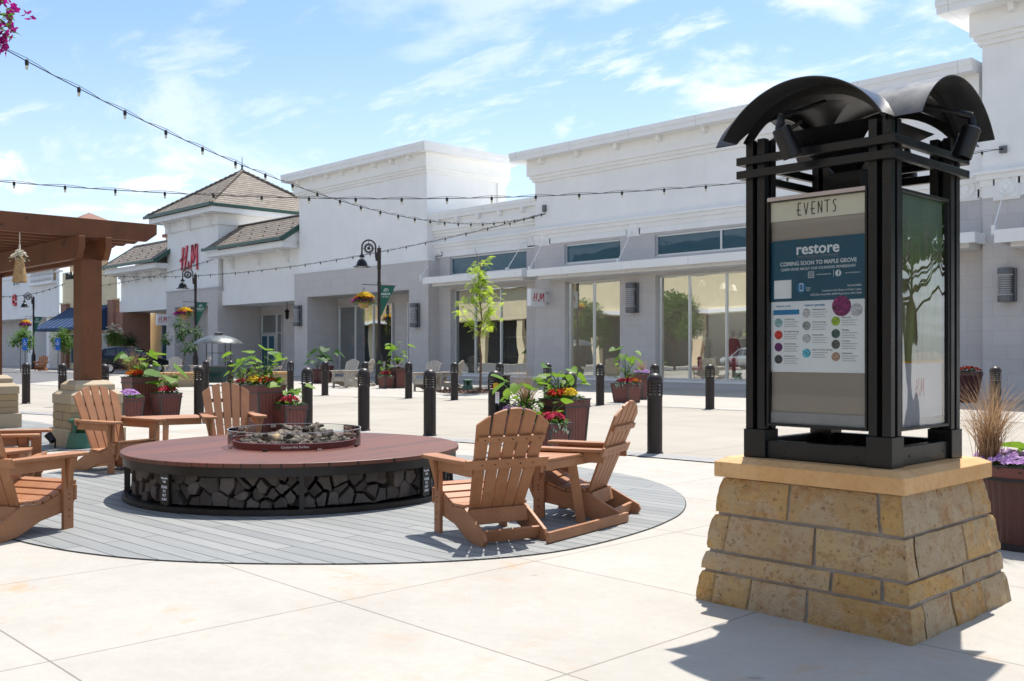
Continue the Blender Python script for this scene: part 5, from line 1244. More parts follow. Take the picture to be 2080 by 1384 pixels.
# right face cabinet (all placed in a frame turned a quarter)
Q = RZ(PI/2)
ca = MB(); 
ca.box((c0_, yF, z0_), (c0_+.012, yF+.06, z1_), Q); ca.box((c1_-.012, yF, z0_), (c1_, yF+.06, z1_), Q); ca.box((c0_+.012, yF, z0_), (c1_-.012, yF+.06, z0_+.014), Q); ca.box((c0_+.012, yF, z1_-.016), (c1_-.012, yF+.06, z1_), Q)
cab2 = ca.build('poster_cabinet', M['black'], ki, bevel=.002)
n = NT('people_print_with_reflection'); x, y, z = n.xyz()  # printed figure streaks; the greens paint in trees mirrored by the cover
c = n.mix(n.rng(n.noise(1, 5, .7, vec=n.map(scale=(1, 11, 2.2))), .35, .65), (.20,.30,.14), (.50,.55,.26)); c = n.mix(n.rng(n.noise(1, 5, .6, vec=n.map(scale=(1, 13, 2.0), loc=(3, 1, 2))), .48, .64, 0, .85), c, (.20,.13,.09)); c = n.mix(n.rng(n.noise(1, 5, .6, vec=n.map(scale=(1, 15, 2.4), loc=(7, 2, 1))), .54, .68, 0, .8), c, (.62,.46,.38)); c = n.mix(n.rng(z, 1.78, 2.05, 0, .7), c, (.42,.55,.55))
cp = n.done(c, .4)
b = MB(); b.box((c0_+.012, yF+.035, 1.30), (c1_-.012, yF+.045, z1_-.016), Q); b.build('poster', cp, cab2)
b = MB(); b.box((c0_+.012, yF+.035, z0_+.014), (c1_-.012, yF+.045, 1.2995), Q); b.build('poster', M['white_print'], cab2)
b = MB(); b.box((c0_+.012, yF+.0335, 1.292), (c1_-.012, yF+.0345, 1.304), Q); b.build('printed_bar', M['yellow'], cab2)
hm(cab2, Q @ T(-.055, yF+.034, 1.12) @ RXm(PI/2), .10, .09, M['hm_red'], .001)
b = MB(); b.quad((c0_+.012, yF+.012, z0_+.014), (c1_-.012, yF+.012, z0_+.014), (c1_-.012, yF+.012, z1_-.016), (c0_+.012, yF+.012, z1_-.016), M=Q); b.build('cover_glass', M['acrylic'], cab2)
for k in (PI, -PI/2):
    Q2 = RZ(k); ca = MB(); ca.box((c0_, yF, z0_), (c1_, yF+.05, z1_), Q2); ca.build('poster_cabinet', M['black'], ki, bevel=.002)

# ================================================================== BOLLARDS
def make_bollard(label, group):
    t = thing('bollard', label, 'bollard', group=group)
    b = MB(); b.lathe([(.112,0),(.112,.02),(.10,.03),(.10,.745),(.104,.75),(.104,.775),(.0,.775)], 28); b.build('post', M['bronze'], t, True)
    b = MB()
    for k in range(4): z = .805+k*.038; b.lathe([(.075,z),(.107,z-.004),(.107,z+.014),(.075,z+.018),(.075,z)], 28)
    for k in range(4): b.box((.080, -.008, .775), (.1055, .008, .955), RZ(k*PI/2+.6))
    b.build('louvres', M['bronze'], t, True)
    b = MB(); b.lathe([(0,.945),(.104,.945),(.106,.955),(.106,.975),(.100,1.005),(.084,1.035),(.058,1.058),(.03,1.069),(0,1.073)], 28); b.build('dome_cap', M['bronze'], t, True)
    b = MB(); b.lathe([(.03,.776),(.03,.945)], 12); b.build('lamp_tube', M['frost'], t, True)
    return t
NG, FG = 'bollards along the plaza edge', 'bollards along the shop side of the street'
bo = make_bollard('x', NG)
nl = {53:'leftmost bollard seen between the pergola posts', 127:'bollard just left of the thick pergola post', 212:'bollard peeking out right of the thick pergola post', 305:'bollard behind the left planters, only its dome showing',
      404:'tall near bollard left of the chair facing the camera', 511:'bollard mostly hidden by the leaves of the big planter behind the fire pit', 624:'near bollard directly right of the big planter behind the fire pit',
      739:'near bollard behind the right edge of the glass fire ring', 873:'near bollard standing alone behind the right rim of the fire pit', 1005:'near bollard beside the black emergency stop box',
      1157:'near bollard behind the red planter with orange flowers', 1330:'nearest, tallest looking bollard right of the side view chair'}
first = True
for px2, lab in nl.items():
    p = P(px2, 866+(px2-624)*.0795)
    if first: bo.location = p; bo['label'] = lab; first = False
    else: dup(bo, p, random.random()*3, lab, NG)
fl_ = {418:'far bollard left of the hooded fire bowl', 468:'far bollard right of the hooded fire bowl', 520:'far bollard behind the big planter leaves', 590:'far bollard in front of the glass doors beside the planter',
       660:'far bollard in front of the left grey chair in the stone portal', 741:'far bollard hidden behind a near bollard below the lamp post', 830:'far bollard right of the red planters by the lamp post',
       923:'far bollard at the left edge of the mulch bed', 1015:'far bollard behind the emergency stop box', 1112:'far bollard below a big bright leaf in front of the grey pier', 1219:'far bollard in front of the middle display window',
       1330:'far bollard peeking over the nearest bollard', 1442:'far bollard in front of the right display window near the kiosk', 2022:'far bollard at the right edge behind the tall dry grass'}
for px2, lab in fl_.items(): dup(bo, P(px2, 804+(px2-660)*.0352), random.random()*3, lab, FG, (1.05, 1.05, .99))

# emergency stop pedestal
p = D(1023, 15.0)
es = thing('power_pedestal', 'black power box with yellow emergency stop button beside a near bollard', 'power pedestal', p, AZ)
b = MB(); b.box((-.075, -.09, 0), (.095, .09, .98)); b.box((-.085, -.10, .98), (.105, .10, 1.0)); b.build('cabinet', M['black'], es, bevel=.006)
b = MB(); b.box((-.155, -.05, .78), (-.078, .03, .885)); bt = b.build('stop_switch', M['yellow'], es, bevel=.005)
b = MB(); b.lathe([(0,.03),(.02,.03),(.025,.02),(.014,.0)], 16, T(-.156, -.01, .83) @ RYm(-PI/2)); b.build('stop_button', M['tail_red'], bt, True)
b = MB(); b.box((-.125, -.096, .58), (-.065, -.092, .75)); b.box((-.078, -.0925, .55), (-.074, -.0905, .58)); sn = b.build('notice_plate', M['white_paint'], es)
text('FIRE', .022, M['tail_red'], sn, (-.095, -.0965, .72), ext=.0004, offset=.0006); text('STOP', .022, M['tail_red'], sn, (-.095, -.0965, .69), ext=.0004, offset=.0006); text('EMERGENCY', .010, M['tail_red'], sn, (-.095, -.0965, .66), ext=.0004); text('SHUT OFF', .011, M['tail_red'], sn, (-.095, -.0965, .63), ext=.0004)

# ================================================================== PLANTERS
def planter(label, p, w, h, rz=0, group='red square planters'):
    t = thing('planter', label, 'planter', (p.x, p.y, 0), rz, group)
    wt = w/2; wb = w/2*.78
    b = MB(); b.add([(-wb,-wb,.02),(wb,-wb,.02),(wb,wb,.02),(-wb,wb,.02),(-wt*.95,-wt*.95,h*.88),(wt*.95,-wt*.95,h*.88),(wt*.95,wt*.95,h*.88),(-wt*.95,wt*.95,h*.88)], [(3,2,1,0),(0,1,5,4),(1,2,6,5),(2,3,7,6),(3,0,4,7)]); b.build('tub', M['planter'], t)
    b = MB(); cs_ = .022
    for qx in (-1, 1):
        for qy in (-1, 1):
            b.add([(qx*(wb+.006),qy*(wb+.006),0),(qx*(wb-cs_),qy*(wb+.006),0),(qx*(wb-cs_),qy*(wb-cs_),0),(qx*(wb+.006),qy*(wb-cs_),0),(qx*(wt*.95+.006),qy*(wt*.95+.006),h*.88),(qx*(wt*.95-cs_),qy*(wt*.95+.006),h*.88),(qx*(wt*.95-cs_),qy*(wt*.95-cs_),h*.88),(qx*(wt*.95+.006),qy*(wt*.95-cs_),h*.88)], [(0,1,5,4),(1,2,6,5),(2,3,7,6),(3,0,4,7)])
    b.box((-wt*1.03,-wt*1.03,h*.855), (wt*1.03,wt*1.03,h*.88)); b.box((-wb-.004,-wb-.004,0), (wb+.004,wb+.004,.03))
    b.build('corner_trim', M['planter_trim'], t)
    b = MB(); w2 = wt*.99
    b.add([(-w2,-w2,h*.88),(w2,-w2,h*.88),(w2,w2,h*.88),(-w2,w2,h*.88),(-w2,-w2,h),(w2,-w2,h),(w2,w2,h),(-w2,w2,h)], [(0,1,5,4),(1,2,6,5),(2,3,7,6),(3,0,4,7)]); b.build('rim', M['planter_rim'], t)
    b = MB(); e = wt*1.04
    for a, c in (((-e,-e),(e,-e+.05)),((-e,e-.05),(e,e)),((-e,-e+.05),(-e+.05,e-.05)),((e-.05,-e+.05),(e,e-.05))): b.box((*a, h), (*c, h+.018))
    b.build('rim_cap', M['planter_trim'], t, bevel=.003)
    b = MB(); b.quad((-w2,-w2,h-.03),(w2,-w2,h-.03),(w2,w2,h-.03),(-w2,w2,h-.03)); b.build('soil', M['soil'], t)
    return t
def fill(t, w, h, fl=(), big=0, bigup=.5, bigreach=.35, bigsize=.24, gr=0, grh=.5, gsp=.4, off=(0,0), seed=1, fol=150, trail=False, goff=(0,0)):
    foliage(t, M['leaf_mid'], (0, 0, h-.02), w*.52, w*.52, .13, fol*2, .06); foliage(t, M['leaf_big'], (off[0], off[1], h+.02), bigreach*.55, bigreach*.55, bigup*.5, big*7, bigsize*.34) if big else None
    for (m, cx_, cy_, r, k, fr_) in fl: flowers(t, M[m], (cx_, cy_, h), r, r, .12, k, fr_)
    if big: bigleaves(t, (off[0], off[1], h-.02), big, bigreach, bigup, bigsize*.76, seed=seed); bigleaves(t, (off[0]*.6, off[1]*.6, h-.02), big, bigreach*.8, bigup*.6, bigsize*.45, seed=seed+100)
    if gr: grass(t, (goff[0], goff[1], h-.02), gr, grh, gsp)
    if trail:
        b = MB()
        for _ in range(70): a = random.uniform(0, 2*PI); rr = w*.56+random.uniform(0, .03); zz = h+.04-random.random()*.12; add_leaf(b, (math.cos(a)*rr, math.sin(a)*rr, zz), (random.uniform(-1,1), random.uniform(-1,1), -.8), .03, .05)
        b.build('trailing_leaves', M['silver_leaf'], t)
# behind the pit
dA = 16.3
t = planter('tall red planter with broad leaves and mixed flowers directly behind the fire pit', D(536, dA), .52, .80); fill(t, .5, .8, [('f_yel', 0, -.18, .12, 26, .028), ('f_red', .05, .02, .22, 40, .026), ('f_org', -.1, -.1, .1, 14, .025)], 8, .62, .38, .30, 90, .38, .22, seed=3, goff=(-.16,-.08))
t = planter('low red planter with crimson begonias right of the tall planter behind the fire pit', D(589, 16.2), .42, .48); fill(t, .4, .48, [('f_pink', -.02, 0, .16, 70, .026)], 5, .45, .34, .24, seed=8)
t = planter('low red planter with crimson flowers partly hidden behind the chair facing the camera', D(492, 21.5), .44, .62); fill(t, .4, .62, [('f_pink', 0, 0, .19, 60, .028)], 7, .7, .4, .3, 30, .5, .3, seed=14)
# right pair behind the near chair
t = planter('tall red planter with orange and yellow flowers behind the near right chair', D(1147, 13.6), .50, .70); fill(t, .5, .7, [('f_red', -.02, -.12, .14, 34, .026), ('f_yel', .14, -.04, .10, 30, .024), ('f_org', .0, .05, .16, 24, .024)], 8, .52, .40, .26, seed=21, off=(-.12,.0))
t = planter('low red planter with crimson begonias in front of the orange flowered planter', D(1118, 12.9), .40, .42); fill(t, .4, .42, [('f_pink', .02, 0, .17, 70, .028)], 3, .32, .28, .20, seed=5, trail=True)
t = planter('low red planter with broad green leaves and dry grass behind the near right chair back', D(1068, 13.4), .46, .50); fill(t, .42, .50, [('f_lav', -.12, -.05, .2, 40, .026)], 10, .50, .40, .30, 190, .78, .40, seed=31, goff=(-.08,.08))
# left group
t = planter('tall red planter with dry grass and orange flowers behind the left chair', D(284, 20.6), .56, .82); fill(t, .54, .82, [('f_org', 0, -.1, .2, 45, .03), ('f_yel', -.12, -.12, .12, 24, .028), ('f_red', .08, -.08, .15, 24, .03)], 7, .60, .42, .30, 170, .75, .62, seed=41, goff=(-.2,-.05))
t = planter('low red planter with crimson and pink begonias beside the tall left planter', D(337, 20.3), .48, .50); fill(t, .46, .5, [('f_pink', 0, 0, .22, 90, .032)], 4, .62, .32, .50, seed=45)
t = planter('low red planter with pale lavender flowers behind the left chair back', D(262, 19.3), .44, .46); fill(t, .44, .46, [('f_lav', 0, 0, .2, 80, .032)], seed=48)
# near the lamp post
t = planter('tall red planter with pink and white flowers at the foot of the lamp post', D(808, 37.3), .60, .72); fill(t, .58, .72, [('f_lav', 0, -.05, .26, 50, .035), ('f_white', 0, -.1, .26, 30, .035)], 7, 1.0, .42, .42, 50, .55, .3, seed=51)
t = planter('low red planter with crimson flowers and trailing silver leaves left of its tall neighbour', D(784, 36.9), .46, .48); fill(t, .46, .48, [('f_pink', 0, 0, .2, 50, .045)], 4, .6, .4, .3, seed=55, trail=True)
# in front of the display window pier
t = planter('square red planter with crimson flowers and broad leaves in front of the grey pier', D(1273, 26.6), .62, .50); fill(t, .6, .5, [('f_pink', 0, -.05, .24, 70, .036), ('f_org', .1, .15, .2, 30, .034)], 7, .95, .42, .34, seed=61, trail=True)
t = planter('red planter with lavender flowers and dry grass beside the crimson flowered one', D(1303, 28.4), .56, .70); fill(t, .54, .7, [('f_lav', 0, 0, .26, 90, .034)], 0, gr=130, grh=.62, gsp=.42, seed=64)
# round planters
def round_pot(name, label, p, r, h, m, rib=False):
    t = thing(name, label, 'planter', (p.x, p.y, 0), 0)
    b = MB(); k = 40
    if rib:
        vs = []; fs = []; prof = [(.86,.03),(.90,.3),(.95,h*.84)]
        for q, z in prof:
            for i in range(k*3):
                a = 2*PI*i/(k*3); rr = r*q*(1-(.016 if i % 3 == 0 else 0)); vs.append((rr*math.cos(a), rr*math.sin(a), z))
        n3 = k*3
        for j in range(2):
            for i in range(n3): fs.append((j*n3+i, j*n3+(i+1) % n3, (j+1)*n3+(i+1) % n3, (j+1)*n3+i))
        b.add(vs, fs); b.build('tub', m, t)
        b = MB(); b.lathe([(r*.86,0),(r*.90,0),(r*.90,.04),(r*.86,.045)], 48); b.build('hoop', M['rubber'], t, True); b = MB(); b.lathe([(r*.94,h*.82),(r*1.0,h*.82),(r*1.0,h*.855),(r*.94,h*.86)], 48); b.build('hoop', M['rubber'], t, True); b = MB(); b.lathe([(r*.93,h*.985),(r*1.01,h*.985),(r*1.01,h),(r*.93,h)], 48); b.build('hoop', M['rubber'], t, True)
        b = MB(); b.lathe([(r*.975,h*.855),(r*.985,h*.985)], 48); b.build('rim', M['planter_rim'], t, True)
    else:
        b.lathe([(r*.6,0),(r*.78,h*.4),(r*.95,h*.85),(r,h*.88),(r,h),(r*.9,h),(r*.88,h*.9)], 28); b.build('tub', m, t, True)
    b = MB(); b.lathe([(0,h-.04),(r*.93,h-.04)], 30); b.build('soil', M['soil'], t)
    return t
pR = D(2092, 6.95)
t = round_pot('barrel_planter', 'round dark red ribbed planter with lavender flowers and tall dry grass at the right edge', pR, .36, .575, plain('barrel_red', (.055,.013,.011), .5, 0, .15), True)
foliage(t, M['leaf_dark'], (0, 0, .53), .33, .33, .08, 420, .06); flowers(t, M['f_lav'], (0, 0, .55), .37, .37, .06, 90, .030)
gdir = ld(-.26, .05); grass(t, (gdir.x, gdir.y, .56), 420, .72, .45, .0028); bigleaves(t, (.1, .12, .55), 7, .24, .20, .15, seed=77)
t = round_pot('flower_pot', 'dark red round pot with red flowers by the grey wall right of the kiosk', D(1967, 26.5), .36, .82, M['pot_brown']); foliage(t, M['leaf_dark'], (0, 0, .78), .3, .3, .15, 120, .1); flowers(t, M['f_red'], (0, 0, .8), .3, .3, .14, 30, .035)
t = round_pot('flower_pot', 'small dark pot with long drooping leaves in the left corner of the stone portal', D(645, 42.5), .3, .62, M['pot_brown']); bigleaves(t, (0, 0, .6), 8, .45, .6, .4, 'leaf_dark', 81); 
t = round_pot('flower_pot', 'taller dark pot with broad leaved plant in the stone portal behind the grey chair', D(664, 43.5), .32, .75, M['pot_brown']); bigleaves(t, (0, 0, .7), 7, .6, 1.0, .42, 'leaf_dark', 83)

# ================================================================== LAMP POSTS
def make_lamp(label, group):
    t = thing('lamp_post', label, 'lamp post', (0,0,0), AZ, group)
    b = MB(); b.lathe([(.17,0),(.17,.35),(.155,.40),(.155,1.05),(.13,1.12),(.09,1.25),(.065,1.45),(.065,4.1),(.08,4.1),(.08,4.18),(.065,4.2),(.065,4.7),(.078,4.72),(.078,5.52),(.085,5.53),(.085,5.58),(.02,5.60),(.025,5.66),(0,5.70)], 16); b.build('pole', M['bronze'], t, True)
    ac = -.42; pts = [(-.07,0,5.14),(-.12,0,5.16),(-.14,0,5.24)]+[(ac+.28*math.cos(a), 0, 5.62+.29*math.sin(a)) for a in [PI*k/14 for k in range(0, 15)]]+[(-.70,0,5.50),(-.70,0,5.34)]
    b = MB(); b.tube(pts, .034, 8); b.box((-.145,-.04,5.06),(-.06,.04,5.40)); b.build('arm', M['bronze'], t, True)
    b = MB(); b.lathe([(.12,-.02),(.185,-.02),(.185,.02),(.12,.02),(.12,-.02)], 28, T(ac, 0, 5.57) @ RXm(PI/2)); b.lathe([(.20,-.01),(.215,-.01),(.215,.01),(.20,.01),(.20,-.01)], 28, T(ac, 0, 5.57) @ RXm(PI/2)); b.tube([(-.70,0,5.57),(-.60,0,5.57)], .012, 6); b.tube([(-.24,0,5.57),(-.14,0,5.57)], .012, 6); b.tube([(ac,0,5.75),(ac,0,5.91)], .012, 6)
    lf = []
    for k in range(11):
        a = PI/2+2*PI*k/11; rr = .105 if k % 2 == 0 else .05; lf.append((rr*math.cos(a), rr*math.sin(a)))
    b.prism(lf, .02, T(ac, .01, 5.57) @ RXm(PI/2)); b.build('leaf_emblem', M['bronze'], t, True)
    b = MB(); b.lathe([(0,5.42),(.03,5.40),(.045,5.33),(.10,5.27),(.12,5.22),(.085,5.20)], 24, T(-.70, 0, 0)); b.lathe([(.085,5.13),(.13,5.11),(.19,5.02),(.225,4.92),(.245,4.86),(.36,4.82),(.36,4.81),(.22,4.83),(.17,4.95)], 28, T(-.70, 0, 0)); b.build('lamp_shade', M['black'], t, True)
    b = MB(); b.lathe([(.075,5.21),(.075,5.12)], 20, T(-.70, 0, 0)); b.lathe([(.0,4.775),(.10,4.78),(.20,4.83)], 24, T(-.70, 0, 0)); b.build('lens', M['frost'], t, True)
    b = MB(); b.tube([(-.66,0,4.10),(.70,0,4.04)], .016, 6); b.lathe([(0,-.03),(.03,0),(0,.03)], 8, T(-.66,0,4.10)); b.lathe([(0,-.03),(.03,0),(0,.03)], 8, T(.70,0,4.04)); b.build('cross_rod', M['bronze'], t, True)
    b = MB(); pl = [(.07,4.05),(.66,4.03),(.52,3.72),(.36,3.42),(.22,3.10),(.10,2.82),(.07,2.82)]; b.prism([(x, z) for x, z in pl[::-1]], .012, T(0, .006, 0) @ RXm(PI/2)); bn = b.build('banner', M['banner'], t)
    text('ARBOR', .135, M['white_paint'], bn, (.265, -.008, 3.66), ext=.001, sx=.9); text('L A K E S', .075, M['white_paint'], bn, (.25, -.008, 3.57), ext=.001)
    b = MB(); strokes([(-.08,.02,-.06,.08,.018,.018),(-.06,.08,0,.13,.018,.018),(0,.13,.08,.11,.018,.018),(.08,.11,.11,.02,.018,.018),(-.03,.0,0,.07,.018,.018),(0,.07,.05,.03,.018,.018)], T(.27, -.008, 3.80) @ RXm(PI/2), .002, b); b.build('emblem', M['white_paint'], bn)
    return t
def make_basket(label, group):
    t = thing('hanging_basket', label, 'hanging basket', (0,0,0), 0, group)
    b = MB(); b.lathe([(.0,-.30),(.16,-.28),(.24,-.1),(.27,0),(.24,0)], 16); b.build('basket', M['burlap'], t, True)
    b = MB(); b.tube([(.2,0,0),(0,0,.55)], .006, 5); b.tube([(-.1,.17,0),(0,0,.55)], .006, 5); b.tube([(-.1,-.17,0),(0,0,.55)], .006, 5); b.build('hanger', M['bronze'], t)
    foliage(t, M['leaf_mid'], (0,0,-.12), .42, .42, .34, 320, .13)
    flowers(t, M['f_yel'], (.06,0,.06), .36, .36, .26, 90, .05); flowers(t, M['f_org'], (0,0,.02), .42, .42, .24, 60, .045); flowers(t, M['f_mag'], (-.08,0,-.16), .50, .46, .32, 170, .045)
    b = MB()
    for k in range(9):
        a = random.uniform(0, 2*PI); ll = random.uniform(.3, 1.0); q = Vector((math.cos(a)*.3, math.sin(a)*.3, -.1))
        for j in range(int(ll*22)): add_leaf(b, q+Vector((random.uniform(-.03,.03), random.uniform(-.03,.03), -j*.045)), rv(1), .04, .06)
    b.build('trailing_leaves', M['locust'], t)
    return t
LG = 'black arched lamp posts with green pennants'
lamp = make_lamp('tall black arched lamp post in front of the plain tower, green pennant at mid height', LG)
lp = [(770, 40.6, 1.0, None), (397, 54.5, 1.0, 'black arched lamp post in front of the big red wall lettering'), (68, 76, .99, 'farthest black arched lamp post, between the two pergola posts')]
lamp.location = D(770, 40.6)
for px2, d2, sc, lab in lp[1:]: dup(lamp, D(px2, d2), None, lab, LG, sc)
hb_ = make_basket('hanging basket of yellow and magenta flowers on the nearest lamp post', 'flower baskets hung on the lamp posts'); 
bl_ = ['', 'hanging flower basket on the lamp post before the red wall lettering', 'hanging flower basket on the farthest lamp post, left of its pennant']
for i, (px2, d2, sc, lab) in enumerate(lp):
    base = D(px2, d2); q = base+Vector((RX, RY, 0))*(-.62*sc)+Vector((0, 0, 3.42))
    if i == 0: hb_.location = q
    else: dup(hb_, q, i*1.3, bl_[i])
# near magenta basket at the top left corner
t = thing('hanging_basket', 'magenta petunia basket cut off by the top left corner of the photo', 'hanging basket', D(-62, 8.0, 20), 0, 'flower baskets hung on the lamp posts')
b = MB(); b.lathe([(.0,-.12),(.14,-.10),(.22,.05),(.24,.15),(.2,.15)], 16); b.build('basket', M['burlap'], t, True)
foliage(t, M['leaf_mid'], (0,0,-.2), .30, .30, .45, 260, .09)
b = MB()
for k in range(420):
    d_ = rv(1).normalized(); rr = random.uniform(.72, 1.0); q = Vector((d_.x*.36*rr, d_.y*.36*rr, d_.z*.42*rr-.04)); add_flower(b, q, .032*random.uniform(.8, 1.25), d_+rv(.5))
for k in range(8): add_flower(b, Vector((RX, RY, 0))*(.36+.018*k)+Vector((0, 0, .02-.010*k))+rv(.03), .030)
b.build('flowers', M['f_mag'], t); flowers(t, M['f_yel'], (0,0,.25), .28, .28, .15, 10, .03)

# ================================================================== PERGOLA
pg = thing('pergola', 'dark brown timber pergola on stone piers at the left edge', 'pergola')
pA = D(178, 14.45); pB = Vector((pA.x-4.35, pA.y+.02, 0)); 
qB = D(9, 17.85); pB = Vector((qB.x, pA.y, 0))
def post(p):
    b = MB(); b.box((p.x-.15, p.y-.15, .93), (p.x+.15, p.y+.15, 2.68)); b.build('post', M['timber'], pg, bevel=.01)
    b = MB()
    b.box((p.x-.40, p.y-.40, 0), (p.x+.40, p.y+.40, .26)); b.build('pier_base', M['pier_smooth'], pg, bevel=.01)
    b = MB(); rnd = random.Random(int(p.x*10))
    for k in range(3):
        z0 = .262+k*.115; cut = rnd.uniform(-.15, .15); w = .355
        for sx in (0, 1):
            b.box((p.x-w if sx == 0 else p.x+cut+.004, p.y-w-rnd.uniform(0, .012), z0), (p.x+cut-.004 if sx == 0 else p.x+w+rnd.uniform(0, .012), p.y+w, z0+.111))
    b.build('pier_stones', M['pier'], pg, bevel=.006)
    for w, w2, z0, z1, z2 in ((.37, .30, .607, .74, .80), (.285, .21, .80, .88, .94)):
        b = MB(); b.add([(p.x-w,p.y-w,z0),(p.x+w,p.y-w,z0),(p.x+w,p.y+w,z0),(p.x-w,p.y+w,z0),(p.x-w,p.y-w,z1),(p.x+w,p.y-w,z1),(p.x+w,p.y+w,z1),(p.x-w,p.y+w,z1),(p.x-w2,p.y-w2,z2),(p.x+w2,p.y-w2,z2),(p.x+w2,p.y+w2,z2),(p.x-w2,p.y+w2,z2)],
              [(3,2,1,0),(0,1,5,4),(1,2,6,5),(2,3,7,6),(3,0,4,7),(4,5,9,8),(5,6,10,9),(6,7,11,10),(7,4,8,11),(8,9,10,11)]); b.build('pier_cap', M['pier_smooth'], pg, bevel=.008)
for p in (pA, pB, pA+Vector((0, -3.6, 0)), pB+Vector((0, -3.6, 0))): post(p)
BX = Matrix(((1,0,0,0),(0,0,1,0),(0,1,0,0),(0,0,0,1)))
for yo in (0, -3.6):
    for dy in (-.235, .145):
        xe = pA.x+.30; xs_ = pB.x-2.5; b = MB(); b.prism([(xs_,2.68),(xe-.11,2.68),(xe,2.84),(xe,3.0),(xs_,3.0)], .09, T(0, pA.y+yo+dy, 0) @ BX); b.build('beam', M['timber'], pg, bevel=.008)
k = 0; xr = pA.x+.06
while xr > pB.x-2.4:
    y0_, y1_ = pA.y-4.3, pA.y+.98; b = MB()
    b.prism([(y0_,3.001),(y1_-.16,3.001),(y1_,3.12),(y1_,3.27),(y0_,3.27)], .075, T(xr, 0, 0) @ Matrix(((0,0,1,0),(1,0,0,0),(0,1,0,0),(0,0,0,1)))); b.build('rafter', M['timber'], pg, bevel=.006); xr -= .42; k += 1
# burlap bell hung on white rope
q = D(40, 13.75); zt3 = CAMZ+(HZ-437)/FPX*13.75
t = thing('hanging_ornament', 'burlap bell ornament with dried flowers hanging on white rope from the pergola', 'ornament', (q.x, q.y, 0), 0)
z1 = CAMZ+(HZ-522)/FPX*13.75; z0 = CAMZ+(HZ-574)/FPX*13.75
b = MB(); b.tube([(0,0,zt3),(0,0,z1)], .006, 6); b.tube([(0,0,z1+.17),(0,0,z1)], .012, 6); b.build('rope', M['rope'], t, True)
b = MB(); pr = [(.03, z1)]
for k in range(13): tt = k/12; pr.append((.045+.05*tt**.8+(.004 if k % 2 else 0), z1-.02-(z1-z0-.02)*tt))
b.lathe(pr, 20, RYm(.0)); b.build('bell', M['burlap'], t, True)
flowers(t, M['f_white'], (0,0,z1-.06), .10, .10, .12, 22, .03); foliage(t, M['silver_leaf'], (0,0,z1-.06), .1, .1, .1, 30, .05)
def speaker(p, s, label):
    t = thing('garden_speaker', label, 'outdoor speaker', p, 0, 'green mushroom garden speakers', s)
    b = MB(); b.lathe([(.20,0),(.21,.02),(.17,.20),(.165,.22),(0,.22)], 28); b.build('base', M['green_plastic'], t, True)
    b = MB(); b.lathe([(0,.22),(.09,.22),(.05,.28),(.09,.35),(0,.36)], 20); b.build('grille', M['leaf_dark'], t, True)
    for k in range(4): b = MB(); b.box((.11,-.02,.219),(.145,.02,.37), RZ(k*PI/2+.4)); b.build('support', M['green_plastic'], t)
    b = MB(); b.lathe([(0,.365),(.17,.365),(.185,.38),(.18,.405),(.12,.42),(0,.425)], 28); b.build('cap', M['green_plastic'], t, True); return t
speaker(D(166, 13.95), 1.0, 'green mushroom shaped speaker at the foot of the pergola pier')
speaker(D(950, 33.5), 1.0, 'small green mushroom speaker in the mulch bed')
q = D(112, 13.9); t = thing('spotlight', 'small black ground spotlight beside the pergola pier', 'spotlight', q, .5)
b = MB(); b.lathe([(.035,0),(.045,0),(.055,.13),(.045,.13),(.03,.03)], 16, T(-.03,0,.10) @ RYm(-.8)); b.build('housing', M['black'], t, True); b = MB(); b.tube([(0,0,0),(0,0,.12)], .012, 8); b.build('stake', M['black'], t)

# ================================================================== SEAT WALL, FIRE BOWL
def seat_wall(label, p0, p1, h=.50, w=.42):
    t = thing('seat_wall', label, 'seat wall', (0,0,0), 0, 'low stone seat walls round the fire bowl'); d = (p1-p0); ln = d.length; a = math.atan2(d.y, d.x); Mx = T(p0.x, p0.y, 0) @ RZ(a)
    b = MB(); rnd = random.Random(int(ln*7))
    for k in range(4):
        x_ = -rnd.uniform(0, .3)
        while x_ < ln:
            w2 = rnd.uniform(.35, .7); b.box((max(0, x_)+.004, -w/2, k*h*.215), (min(ln, x_+w2)-.004, w/2, (k+1)*h*.215-.006), Mx) if min(ln, x_+w2)-max(0, x_) > .03 else None; x_ += w2
    b.build('stones', M['pier'], t); b = MB(); b.box((-.05, -w/2-.05, h*.86), (ln+.05, w/2+.05, h), Mx); b.build('cap', M['cap'], t, bevel=.01); return t
seat_wall('long low stone seat wall in front of the two pale chairs', D(318, 38.0), D(398, 38.6), .56)
seat_wall('short low stone seat wall right of the hooded fire bowl', D(548, 37.5), D(576, 38.2), .60)
q = D(444, 40.5); t = thing('fire_bowl', 'square outdoor fireplace with round grey metal hood on thin posts', 'fireplace', q, AZ)
b = MB(); b.box((-.42,-.42,.1),(.42,.42,.72)); b.build('base', M['teal_tile'], t, bevel=.01); b = MB(); b.box((-.46,-.46,.72),(.46,.46,.78)); b.build('rim', M['copper'], t)
b = MB()
for qx in (-1,1):
    for qy in (-1,1): b = MB(); b.tube([(qx*.38,qy*.38,.78),(qx*.38,qy*.38,1.72)], .018, 6); b.build('post', M['bronze'], t)
b = MB(); b.tube([(-.38,-.38,1.3),(.38,-.38,1.3)], .01, 5); b.build('crossbar', M['bronze'], t)
b = MB(); b.lathe([(.98,1.68),(.96,1.72),(.72,1.88),(.42,1.99),(.22,2.03),(.20,2.03),(.16,2.04),(.16,2.10),(.22,2.12),(0,2.16)], 36); b.lathe([(.98,1.68),(.9,1.69),(.4,1.9)], 36); b.build('hood', M['copper'], t, True)

